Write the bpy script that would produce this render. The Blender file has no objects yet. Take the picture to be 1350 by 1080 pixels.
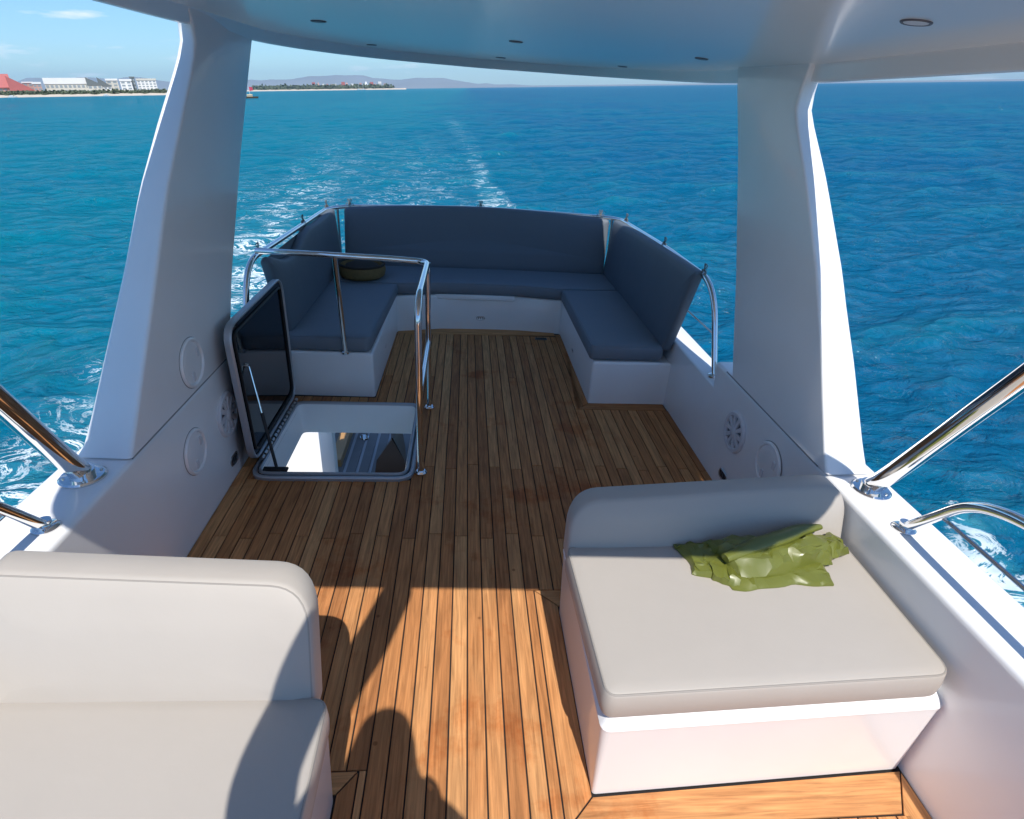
import bpy, bmesh, math, random
import numpy as np
from mathutils import Vector, Matrix, noise

random.seed(7); RNG = np.random.default_rng(11)
SC = bpy.context.scene
COL = SC.collection

# ------------------------------------------------------------------ camera, sky, sun, exposure
# boat frame: x right, y aft, z up, origin on the flybridge deck below the camera.
H_DECK = 3.4                                    # deck above the waterline
N_SEA = Vector((-.06871, -.01841, .99747)).normalized()   # sea normal in the boat frame (the boat is heeled)
BOAT = Matrix.Translation((0, 0, H_DECK)) @ N_SEA.rotation_difference(Vector((0, 0, 1))).to_matrix().to_4x4()

AFT = Vector((-58, -406, 766.398)).normalized()           # boat aft and down axes seen from the camera
DWN = Vector((-93, 1460, 766.398)).normalized()
UP_ = -DWN
RIG = AFT.cross(UP_).normalized(); UP_ = RIG.cross(AFT)
# rows: camera axes (right, down, forward) expressed in the boat frame
CR = Vector((RIG.x, AFT.x, UP_.x)); CD = Vector((RIG.y, AFT.y, UP_.y)); CF = Vector((RIG.z, AFT.z, UP_.z))
cam = bpy.data.objects.new('camera', bpy.data.cameras.new('camera')); COL.objects.link(cam)
cam.data.sensor_width = 36; cam.data.lens = 766.4 / 1350 * 36
cam.data.clip_start = .02; cam.data.clip_end = 80000
cm = Matrix((( CR.x, -CD.x, -CF.x, 0), (CR.y, -CD.y, -CF.y, 0), (CR.z, -CD.z, -CF.z, 1.72), (0, 0, 0, 1)))
cam.matrix_world = BOAT @ cm
SC.camera = cam

SUN_BOAT = Vector((.088, -1, 1.5)).normalized()
SUN = (BOAT.to_3x3() @ SUN_BOAT).normalized()
SUN_EL = math.asin(SUN.z); SUN_AZ = math.atan2(SUN.x, SUN.y)
sl = bpy.data.lights.new('sun', 'SUN'); sl.energy = 5.0; sl.angle = math.radians(.5); sl.color = (1, .955, .89)
so = bpy.data.objects.new('sun', sl); COL.objects.link(so)
so.rotation_mode = 'QUATERNION'; so.rotation_quaternion = SUN.to_track_quat('Z', 'Y'); so.location = SUN * 60

W = bpy.data.worlds.new('World'); SC.world = W; W.use_nodes = True
nt = W.node_tree; nt.nodes.clear()
def N(t, ty, **k):
    n = t.nodes.new(ty)
    for a, v in k.items():
        if a.startswith('i_'): n.inputs[a[2:]].default_value = v
        else: setattr(n, a, v)
    return n
sky = N(nt, 'ShaderNodeTexSky', sky_type='NISHITA', sun_disc=False)
sky.sun_elevation = SUN_EL; sky.sun_rotation = SUN_AZ; sky.air_density = 1.0; sky.dust_density = .35; sky.ozone_density = 2.2
bg = N(nt, 'ShaderNodeBackground'); bg.inputs['Strength'].default_value = .118
wo = N(nt, 'ShaderNodeOutputWorld')
# thin cumulus near the horizon, mixed over the physical sky all the way round
tc = N(nt, 'ShaderNodeTexCoord'); mp = N(nt, 'ShaderNodeMapping'); mp.inputs['Scale'].default_value = (9, 9, 55)
cn = N(nt, 'ShaderNodeTexNoise'); cn.inputs['Scale'].default_value = 1.0; cn.inputs['Detail'].default_value = 6; cn.inputs['Roughness'].default_value = .55
cr = N(nt, 'ShaderNodeValToRGB'); cr.color_ramp.elements[0].position = .585; cr.color_ramp.elements[1].position = .74
mx = N(nt, 'ShaderNodeMix', data_type='RGBA'); mx.inputs[7].default_value = (8.6, 9.0, 9.6, 1)
sc_ = N(nt, 'ShaderNodeMath', operation='MULTIPLY'); sc_.inputs[1].default_value = .75
L = nt.links.new
L(tc.outputs['Generated'], mp.inputs[0]); L(mp.outputs[0], cn.inputs[0]); L(cn.outputs[0], cr.inputs[0])
L(cr.outputs[0], sc_.inputs[0]); L(sc_.outputs[0], mx.inputs[0])
tint = N(nt, 'ShaderNodeMix', data_type='RGBA', blend_type='MULTIPLY'); tint.inputs[0].default_value = 1; tint.inputs[7].default_value = (.66, .95, 1.22, 1)   # clear marine air
L(sky.outputs[0], tint.inputs[6]); L(tint.outputs[2], mx.inputs[6])
L(mx.outputs[2], bg.inputs[0]); L(bg.outputs[0], wo.inputs[0])

SC.view_settings.view_transform = 'Standard'; SC.view_settings.look = 'None'
SC.view_settings.exposure = .15; SC.view_settings.gamma = 1; SC.view_settings.use_curve_mapping = False
SC.render.engine = 'CYCLES'
SC.cycles.use_denoising = True
SC.cycles.max_bounces = 12; SC.cycles.diffuse_bounces = 8; SC.cycles.glossy_bounces = 4; SC.cycles.volume_bounces = 0
SC.cycles.caustics_reflective = False; SC.cycles.caustics_refractive = False

# ------------------------------------------------------------------ materials
def mat(name, col, rough=.5, metal=0, spec=.5, coat=0, var=0, vscale=8, bump=0, bscale=40, coatr=.05, sheen=0):
    m = bpy.data.materials.new(name); m.use_nodes = True
    t = m.node_tree; p = t.nodes['Principled BSDF']
    p.inputs['Base Color'].default_value = (*col, 1); p.inputs['Roughness'].default_value = rough
    p.inputs['Metallic'].default_value = metal; p.inputs['Specular IOR Level'].default_value = spec
    p.inputs['Coat Weight'].default_value = coat; p.inputs['Coat Roughness'].default_value = coatr
    if sheen: p.inputs['Sheen Weight'].default_value = sheen
    co = N(t, 'ShaderNodeTexCoord')
    if var:
        n = N(t, 'ShaderNodeTexNoise'); n.inputs['Scale'].default_value = vscale; n.inputs['Detail'].default_value = 5
        r = N(t, 'ShaderNodeMapRange'); r.inputs[3].default_value = 1 - var; r.inputs[4].default_value = 1 + var
        h = N(t, 'ShaderNodeMix', data_type='RGBA', blend_type='MULTIPLY'); h.inputs[0].default_value = 1; h.inputs[6].default_value = (*col, 1)
        t.links.new(co.outputs['Object'], n.inputs[0]); t.links.new(n.outputs[0], r.inputs[0]); t.links.new(r.outputs[0], h.inputs[7])
        t.links.new(h.outputs[2], p.inputs['Base Color'])
    if bump:
        n = N(t, 'ShaderNodeTexNoise'); n.inputs['Scale'].default_value = bscale; n.inputs['Detail'].default_value = 4
        b = N(t, 'ShaderNodeBump'); b.inputs['Strength'].default_value = bump; b.inputs['Distance'].default_value = .01
        t.links.new(co.outputs['Object'], n.inputs[0]); t.links.new(n.outputs[0], b.inputs['Height']); t.links.new(b.outputs[0], p.inputs['Normal'])
    return m

WHITE = mat('gelcoat', (.84, .84, .835), .28, spec=.5, coat=.35, var=.045, vscale=4)
CEIL = mat('ceiling_gelcoat', (.80, .80, .80), .3, spec=.5, coat=.55, var=.02, vscale=2, coatr=.13)
PLAST = mat('white_plastic', (.66, .66, .68), .4)
PLASTG = mat('grey_plastic', (.12, .12, .14), .5)
BLACK = mat('black_rubber', (.012, .012, .013), .55)
SEAL = mat('sealant', (.27, .26, .26), .6)
CHROME = mat('polished_steel', (.78, .77, .75), .06, metal=1)
CHROME2 = mat('brushed_steel', (.55, .55, .55), .28, metal=1)
ALU = mat('hatch_aluminium', (.42, .44, .47), .42, metal=.55)
SMOKE = mat('smoked_acrylic', (.006, .006, .008), .06, spec=.5)
FABN = mat('beige_grey_vinyl', (.40, .365, .325), .55, var=.04, vscale=5, bump=.12, bscale=14, sheen=.05)
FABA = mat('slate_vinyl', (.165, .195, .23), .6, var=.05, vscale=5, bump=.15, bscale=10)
FABA_SHADE = mat('slate_vinyl_shade', (.115, .14, .17), .6, var=.05, vscale=5, bump=.15, bscale=10)  # same vinyl darkened: shade on the upright faces put into the colour
PIPE = mat('beige_piping', (.30, .275, .245), .5)
CAULK = mat('caulking', (.012, .010, .010), .7)
BAGM = mat('olive_plastic', (.125, .138, .022), .33, spec=.6, var=.10, vscale=9)
BASKM = mat('basket_straw', (.20, .13, .045), .7, var=.25, vscale=40, bump=.5, bscale=60)
DARKIN = mat('basket_inside', (.03, .022, .015), .8)
CORD = mat('tie_cord', (.14, .145, .15), .7)
GREYDK = mat('grey_slat', (.16, .155, .16), .6, var=.15, vscale=6)
GREYLT = mat('pale_joint', (.42, .42, .44), .6)
TAN = mat('varnished_teak', (.42, .24, .10), .35, var=.12, vscale=6)
BROWN = mat('dark_brown_wood', (.09, .05, .03), .5)

def teak_material():
    m = bpy.data.materials.new('teak'); m.use_nodes = True
    t = m.node_tree; p = t.nodes['Principled BSDF']; l = t.links.new
    co = N(t, 'ShaderNodeTexCoord'); oi = N(t, 'ShaderNodeObjectInfo')
    off = N(t, 'ShaderNodeVectorMath', operation='SCALE'); off.inputs[0].default_value = (13.1, 7.7, 3.3)
    mul = N(t, 'ShaderNodeMath', operation='MULTIPLY'); mul.inputs[1].default_value = 40
    l(oi.outputs['Random'], mul.inputs[0]); l(mul.outputs[0], off.inputs['Scale'])
    add = N(t, 'ShaderNodeVectorMath', operation='ADD'); l(co.outputs['Object'], add.inputs[0]); l(off.outputs[0], add.inputs[1])
    mp = N(t, 'ShaderNodeMapping'); mp.inputs['Scale'].default_value = (1, .045, 1); l(add.outputs[0], mp.inputs[0])
    g1 = N(t, 'ShaderNodeTexNoise'); g1.inputs['Scale'].default_value = 95; g1.inputs['Detail'].default_value = 5; g1.inputs['Roughness'].default_value = .6; g1.inputs['Distortion'].default_value = .6
    l(mp.outputs[0], g1.inputs[0])
    mp2 = N(t, 'ShaderNodeMapping'); mp2.inputs['Scale'].default_value = (1, .22, 1); l(add.outputs[0], mp2.inputs[0])
    g2 = N(t, 'ShaderNodeTexNoise'); g2.inputs['Scale'].default_value = 14; g2.inputs['Detail'].default_value = 4; g2.inputs['Distortion'].default_value = 1.2
    l(mp2.outputs[0], g2.inputs[0])
    # stains that cross plank edges (world-fixed wear)
    ge = N(t, 'ShaderNodeNewGeometry')
    g3 = N(t, 'ShaderNodeTexNoise'); g3.inputs['Scale'].default_value = 3.2; g3.inputs['Detail'].default_value = 6; g3.inputs['Roughness'].default_value = .65
    l(ge.outputs['Position'], g3.inputs[0])
    ramp = N(t, 'ShaderNodeValToRGB'); e = ramp.color_ramp.elements
    e[0].position = .0; e[0].color = (.25, .096, .036, 1); e[1].position = 1; e[1].color = (.62, .32, .132, 1)
    x = e.new(.5); x.color = (.48, .208, .075, 1)
    mixv = N(t, 'ShaderNodeMath', operation='ADD')
    m1 = N(t, 'ShaderNodeMath', operation='MULTIPLY'); m1.inputs[1].default_value = .62; l(oi.outputs['Random'], m1.inputs[0])
    m2 = N(t, 'ShaderNodeMath', operation='MULTIPLY'); m2.inputs[1].default_value = .55; l(g2.outputs[0], m2.inputs[0])
    l(m1.outputs[0], mixv.inputs[0]); l(m2.outputs[0], mixv.inputs[1]); l(mixv.outputs[0], ramp.inputs[0])
    gr = N(t, 'ShaderNodeMapRange'); gr.inputs[1].default_value = .3; gr.inputs[2].default_value = .7; gr.inputs[3].default_value = .58; gr.inputs[4].default_value = 1.26
    l(g1.outputs[0], gr.inputs[0])
    a = N(t, 'ShaderNodeMix', data_type='RGBA', blend_type='MULTIPLY'); a.inputs[0].default_value = 1
    l(ramp.outputs[0], a.inputs[6]); l(gr.outputs[0], a.inputs[7])
    sr = N(t, 'ShaderNodeMapRange'); sr.inputs[1].default_value = .57; sr.inputs[2].default_value = .68; sr.inputs[3].default_value = 0; sr.inputs[4].default_value = .75
    l(g3.outputs[0], sr.inputs[0])
    b = N(t, 'ShaderNodeMix', data_type='RGBA', blend_type='MULTIPLY'); b.inputs[7].default_value = (.78, .52, .34, 1)
    l(sr.outputs[0], b.inputs[0]); l(a.outputs[2], b.inputs[6])
    # small dark knots
    vo = N(t, 'ShaderNodeTexVoronoi'); vo.inputs['Scale'].default_value = 5.5; l(ge.outputs['Position'], vo.inputs[0])
    kr = N(t, 'ShaderNodeMapRange'); kr.inputs[1].default_value = .028; kr.inputs[2].default_value = .05; kr.inputs[3].default_value = .55; kr.inputs[4].default_value = 0
    l(vo.outputs['Distance'], kr.inputs[0])
    c = N(t, 'ShaderNodeMix', data_type='RGBA', blend_type='MULTIPLY'); c.inputs[7].default_value = (.25, .17, .12, 1)
    l(kr.outputs[0], c.inputs[0]); l(b.outputs[2], c.inputs[6]); l(c.outputs[2], p.inputs['Base Color'])
    rr = N(t, 'ShaderNodeMapRange'); rr.inputs[3].default_value = .5; rr.inputs[4].default_value = .75; p.inputs['Specular IOR Level'].default_value = .22; l(g2.outputs[0], rr.inputs[0]); l(rr.outputs[0], p.inputs['Roughness'])
    bu = N(t, 'ShaderNodeBump'); bu.inputs['Strength'].default_value = .25; bu.inputs['Distance'].default_value = .002
    l(g1.outputs[0], bu.inputs['Height']); l(bu.outputs[0], p.inputs['Normal'])
    return m
TEAK = teak_material()

# ------------------------------------------------------------------ object helpers
ORG = {}        # object -> its origin in the building frame
BOATOBJ = []    # top-level things that ride on the boat
def tag(o, label=None, cat=None, group=None, kind=None):
    if label: o['label'] = label
    if cat: o['category'] = cat
    if group: o['group'] = group
    if kind: o['kind'] = kind
    return o
def put(o, origin, parent, boat):
    COL.objects.link(o); ORG[o] = Vector(origin)
    if parent: o.parent = parent; o.location = Vector(origin) - ORG[parent]
    else:
        o.location = origin
        if boat: BOATOBJ.append(o)
    return o
def thing(name, loc, label, cat, group=None, boat=True):
    o = bpy.data.objects.new(name, None); o.empty_display_size = .05
    return tag(put(o, loc, None, boat), label, cat, group)
def obj(name, bm, m, parent=None, boat=True, origin=None, smooth=35, recalc=True):
    if recalc: bmesh.ops.recalc_face_normals(bm, faces=bm.faces[:])
    if origin is None:
        c = [v.co for v in bm.verts]
        lo = Vector((min(v.x for v in c), min(v.y for v in c), min(v.z for v in c))); hi = Vector((max(v.x for v in c), max(v.y for v in c), max(v.z for v in c)))
        origin = (lo + hi) / 2
        if parent is None: origin.z = lo.z
    origin = Vector(origin)
    bmesh.ops.translate(bm, verts=bm.verts[:], vec=-origin)
    me = bpy.data.meshes.new(name); bm.to_mesh(me); bm.free()
    if smooth:
        me.shade_smooth(); me.set_sharp_from_angle(angle=math.radians(smooth))
    me.materials.append(m)
    return put(bpy.data.objects.new(name, me), origin, parent, boat)
def copy_tree(o, off, parent=None):
    c = o.copy(); COL.objects.link(c); c.parent = parent
    if parent is None: c.location = o.location + Vector(off); BOATOBJ.append(c)
    ORG[c] = ORG[o] + Vector(off)
    for ch in [x for x in bpy.data.objects if x.parent == o]: copy_tree(ch, off, c)
    return c

def rpoly(pts, r, seg=5):
    """rounded polygon; r a number or a list of radii"""
    n = len(pts); out = []
    for i in range(n):
        p = Vector(pts[i][:2]); a = Vector(pts[i - 1][:2]) - p; b = Vector(pts[(i + 1) % n][:2]) - p
        rr = r[i] if isinstance(r, (list, tuple)) else r
        rr = min(rr, a.length * .49, b.length * .49)
        if rr < 1e-5: out.append(p); continue
        a.normalize(); b.normalize()
        for k in range(seg + 1):
            t = k / seg; q = p + a * rr * (1 - t) ** 2 + b * rr * t ** 2
            out.append(q)
    return out
def rect(x0, y0, x1, y1, r=0, seg=5): return rpoly([(x0, y0), (x1, y0), (x1, y1), (x0, y1)], r, seg)
def circ(cx, cy, r, n=24): return [Vector((cx + r * math.cos(2 * math.pi * k / n), cy + r * math.sin(2 * math.pi * k / n))) for k in range(n)]
def area(p): return sum(p[i - 1].x * p[i].y - p[i].x * p[i - 1].y for i in range(len(p))) / 2
def inset(poly, d):
    if abs(d) < 1e-9: return [p.copy() for p in poly]
    s = 1 if area(poly) > 0 else -1; n = len(poly); out = []
    for i in range(n):
        a = (poly[i] - poly[i - 1]); b = (poly[(i + 1) % n] - poly[i])
        if a.length < 1e-9: a = b
        if b.length < 1e-9: b = a
        na = Vector((-a.y, a.x)).normalized() * s; nb = Vector((-b.y, b.x)).normalized() * s
        m = na + nb
        m = m.normalized() if m.length > 1e-6 else na
        out.append(poly[i] + m * d / max(.35, m.dot(na)))
    return out
def loft(bm, poly, prof, F=None, cap=(True, True)):
    """stack inset copies of poly; prof = [(inset, w)]; F maps (u, v, w) to 3-D"""
    F = F or (lambda u, v, w: Vector((u, v, w)))
    poly = [Vector(p[:2]) for p in poly]
    loops = []
    for d, w in prof:
        loops.append([bm.verts.new(F(p.x, p.y, w)) for p in inset(poly, d)])
    n = len(poly)
    for a, b in zip(loops, loops[1:]):
        for i in range(n):
            j = (i + 1) % n; bm.faces.new((a[i], a[j], b[j], b[i]))
    if cap[0]: bm.faces.new(loops[0][::-1])
    if cap[1]: bm.faces.new(loops[-1])
    return loops
def ring(bm, poly, prof, F=None):
    """closed profile swept round poly (no caps)"""
    F = F or (lambda u, v, w: Vector((u, v, w)))
    poly = [Vector(p[:2]) for p in poly]
    loops = [[bm.verts.new(F(p.x, p.y, w)) for p in inset(poly, d)] for d, w in prof]
    n = len(poly)
    for k in range(len(loops)):
        a, b = loops[k], loops[(k + 1) % len(loops)]
        for i in range(n):
            j = (i + 1) % n; bm.faces.new((a[i], a[j], b[j], b[i]))
def frame_map(O, U, V, Wd):
    O, U, V, Wd = Vector(O), Vector(U).normalized(), Vector(V).normalized(), Vector(Wd).normalized()
    return lambda u, v, w: O + U * u + V * v + Wd * w
def box(bm, lo, hi, b=.0):
    p = rect(lo[0], lo[1], hi[0], hi[1], b, 2)
    if b: loft(bm, p, [(b, lo[2]), (0, lo[2] + b), (0, hi[2] - b), (b * .3, hi[2] - b * .3), (b, hi[2])])
    else: loft(bm, p, [(0, lo[2]), (0, hi[2])])
def smoothpath(pts, rad=.08, seg=6):
    pts = [Vector(p) for p in pts]; out = [pts[0]]
    for i in range(1, len(pts) - 1):
        p = pts[i]; a = pts[i - 1] - p; b = pts[i + 1] - p
        r = rad[i - 1] if isinstance(rad, (list, tuple)) else rad
        r = min(r, a.length * .48, b.length * .48); a.normalize(); b.normalize()
        for k in range(seg + 1):
            t = k / seg; out.append(p + a * r * (1 - t) ** 2 + b * r * t ** 2)
    out.append(pts[-1]); return out
def tube(bm, pts, r, n=12, closed=False):
    pts = [Vector(p) for p in pts]; m = len(pts)
    tang = []
    for i in range(m):
        if closed: d = pts[(i + 1) % m] - pts[i - 1]
        else: d = pts[min(i + 1, m - 1)] - pts[max(i - 1, 0)]
        tang.append(d.normalized())
    u = tang[0].orthogonal().normalized(); loops = []
    for i in range(m):
        u = (u - tang[i] * u.dot(tang[i])).normalized(); v = tang[i].cross(u)
        rr = r[i] if isinstance(r, (list, tuple)) else r
        loops.append([bm.verts.new(pts[i] + u * rr * math.cos(2 * math.pi * k / n) + v * rr * math.sin(2 * math.pi * k / n)) for k in range(n)])
    R = range(m) if closed else range(m - 1)
    for i in R:
        a, b = loops[i], loops[(i + 1) % m]
        for k in range(n): bm.faces.new((a[k], a[(k + 1) % n], b[(k + 1) % n], b[k]))
    if not closed: bm.faces.new(loops[0][::-1]); bm.faces.new(loops[-1])
def catmull(pts, seg=6):
    pts = [Vector(p) for p in pts]; out = []
    P = [pts[0] * 2 - pts[1]] + pts + [pts[-1] * 2 - pts[-2]]
    for i in range(1, len(P) - 2):
        p0, p1, p2, p3 = P[i - 1:i + 3]
        for k in range(seg):
            t = k / seg
            out.append(.5 * (2 * p1 + (p2 - p0) * t + (2 * p0 - 5 * p1 + 4 * p2 - p3) * t * t + (3 * p1 - p0 - 3 * p2 + p3) * t ** 3))
    out.append(pts[-1]); return out
NB = bmesh.new

# ================================================================== SEA
def sea_material():
    m = bpy.data.materials.new('sea_water'); m.use_nodes = True
    t = m.node_tree; p = t.nodes['Principled BSDF']; l = t.links.new; out = t.nodes['Material Output']
    ge = N(t, 'ShaderNodeNewGeometry'); pos = ge.outputs['Position']
    big = N(t, 'ShaderNodeTexNoise'); big.inputs['Scale'].default_value = .035; big.inputs['Detail'].default_value = 3; l(pos, big.inputs[0])
    mid = N(t, 'ShaderNodeTexNoise'); mid.inputs['Scale'].default_value = .45; mid.inputs['Detail'].default_value = 3; l(pos, mid.inputs[0])
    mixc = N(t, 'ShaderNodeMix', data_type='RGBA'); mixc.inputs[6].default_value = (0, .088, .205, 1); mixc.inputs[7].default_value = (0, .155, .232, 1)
    # greener to the left: view and sun-angle gradient put into the colour
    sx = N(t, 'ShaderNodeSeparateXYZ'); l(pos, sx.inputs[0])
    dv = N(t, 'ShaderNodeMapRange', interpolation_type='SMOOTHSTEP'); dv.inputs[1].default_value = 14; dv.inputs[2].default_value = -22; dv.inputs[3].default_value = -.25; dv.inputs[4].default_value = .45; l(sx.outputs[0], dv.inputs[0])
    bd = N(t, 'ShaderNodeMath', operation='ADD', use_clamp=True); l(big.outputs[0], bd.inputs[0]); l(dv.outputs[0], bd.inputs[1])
    cz = N(t, 'ShaderNodeMapRange'); cz.inputs[1].default_value = .02; cz.inputs[2].default_value = .42; cz.inputs[3].default_value = 0; cz.inputs[4].default_value = .7; l(sx.outputs[2], cz.inputs[0])   # crests coloured lighter, standing in for light passing through them
    bd2 = N(t, 'ShaderNodeMath', operation='ADD', use_clamp=True); l(bd.outputs[0], bd2.inputs[0]); l(cz.outputs[0], bd2.inputs[1])
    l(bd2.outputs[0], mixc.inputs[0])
    # turquoise, aerated water where the wake has stirred it
    at = N(t, 'ShaderNodeAttribute', attribute_name='foam')
    at2 = N(t, 'ShaderNodeMath', operation='MULTIPLY'); at2.inputs[1].default_value = .55; l(at.outputs['Fac'], at2.inputs[0])
    mt = N(t, 'ShaderNodeMix', data_type='RGBA'); mt.inputs[7].default_value = (.035, .26, .33, 1)
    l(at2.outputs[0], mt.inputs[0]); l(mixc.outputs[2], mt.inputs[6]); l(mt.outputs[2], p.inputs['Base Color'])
    p.inputs['Roughness'].default_value = .10; p.inputs['IOR'].default_value = 1.33; p.inputs['Specular IOR Level'].default_value = 0
    # ripples
    mp = N(t, 'ShaderNodeMapping'); mp.inputs['Scale'].default_value = (.75, 1.25, 1); mp.inputs['Rotation'].default_value = (0, 0, .25); l(pos, mp.inputs[0])
    n1 = N(t, 'ShaderNodeTexNoise'); n1.inputs['Scale'].default_value = 2.1; n1.inputs['Detail'].default_value = 7; n1.inputs['Roughness'].default_value = .58; n1.inputs['Distortion'].default_value = .5
    l(mp.outputs[0], n1.inputs[0])
    n2 = N(t, 'ShaderNodeTexNoise'); n2.inputs['Scale'].default_value = .22; n2.inputs['Detail'].default_value = 5; n2.inputs['Roughness'].default_value = .6; l(mp.outputs[0], n2.inputs[0])
    b2 = N(t, 'ShaderNodeBump'); b2.inputs['Strength'].default_value = .3; b2.inputs['Distance'].default_value = 1.3; l(n2.outputs[0], b2.inputs['Height'])
    b1 = N(t, 'ShaderNodeBump'); b1.inputs['Strength'].default_value = 1.0; b1.inputs['Distance'].default_value = .36; l(n1.outputs[0], b1.inputs['Height']); l(b2.outputs[0], b1.inputs['Normal'])
    l(b1.outputs[0], p.inputs['Normal'])
    gl = N(t, 'ShaderNodeBsdfGlossy'); gl.inputs['Roughness'].default_value = .06; l(b1.outputs[0], gl.inputs['Normal'])
    fr = N(t, 'ShaderNodeFresnel'); fr.inputs['IOR'].default_value = 1.33; l(b1.outputs[0], fr.inputs['Normal'])
    fc = N(t, 'ShaderNodeMath', operation='MINIMUM'); fc.inputs[1].default_value = .20; l(fr.outputs[0], fc.inputs[0])
    wat = N(t, 'ShaderNodeMixShader'); l(fc.outputs[0], wat.inputs[0]); l(p.outputs[0], wat.inputs[1]); l(gl.outputs[0], wat.inputs[2])
    # foam lace
    fm = N(t, 'ShaderNodeBsdfPrincipled'); fm.inputs['Base Color'].default_value = (.72, .80, .82, 1); fm.inputs['Roughness'].default_value = .7
    w = N(t, 'ShaderNodeTexNoise'); w.inputs['Scale'].default_value = 1.1; w.inputs['Detail'].default_value = 8; w.inputs['Roughness'].default_value = .68; w.inputs['Distortion'].default_value = 1.6; l(mp.outputs[0], w.inputs[0])
    # ridged: thin filaments where the noise crosses one half
    s1 = N(t, 'ShaderNodeMath', operation='SUBTRACT'); s1.inputs[1].default_value = .5; l(w.outputs[0], s1.inputs[0])
    s2 = N(t, 'ShaderNodeMath', operation='ABSOLUTE'); l(s1.outputs[0], s2.inputs[0])
    wd = N(t, 'ShaderNodeMath', operation='MULTIPLY'); wd.inputs[1].default_value = .055; l(at.outputs['Fac'], wd.inputs[0])
    cmp_ = N(t, 'ShaderNodeMath', operation='SUBTRACT'); l(wd.outputs[0], cmp_.inputs[0]); l(s2.outputs[0], cmp_.inputs[1])
    rg = N(t, 'ShaderNodeMapRange'); rg.inputs[1].default_value = -.004; rg.inputs[2].default_value = .022; l(cmp_.outputs[0], rg.inputs[0])
    # patchiness
    pt = N(t, 'ShaderNodeTexNoise'); pt.inputs['Scale'].default_value = .8; pt.inputs['Detail'].default_value = 4; l(mp.outputs[0], pt.inputs[0])
    pr = N(t, 'ShaderNodeMapRange'); pr.inputs[1].default_value = .42; pr.inputs[2].default_value = .60; l(pt.outputs[0], pr.inputs[0])
    sm = N(t, 'ShaderNodeMapRange'); sm.inputs[1].default_value = .75; sm.inputs[2].default_value = 1.3; l(at.outputs['Fac'], sm.inputs[0])
    mxp = N(t, 'ShaderNodeMath', operation='MAXIMUM'); l(pr.outputs[0], mxp.inputs[0]); l(sm.outputs[0], mxp.inputs[1])
    ff = N(t, 'ShaderNodeMath', operation='MULTIPLY'); l(rg.outputs[0], ff.inputs[0]); l(mxp.outputs[0], ff.inputs[1])
    ms = N(t, 'ShaderNodeMixShader'); l(ff.outputs[0], ms.inputs[0]); l(wat.outputs[0], ms.inputs[1]); l(fm.outputs[0], ms.inputs[2]); l(ms.outputs[0], out.inputs[0])
    return m

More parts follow.
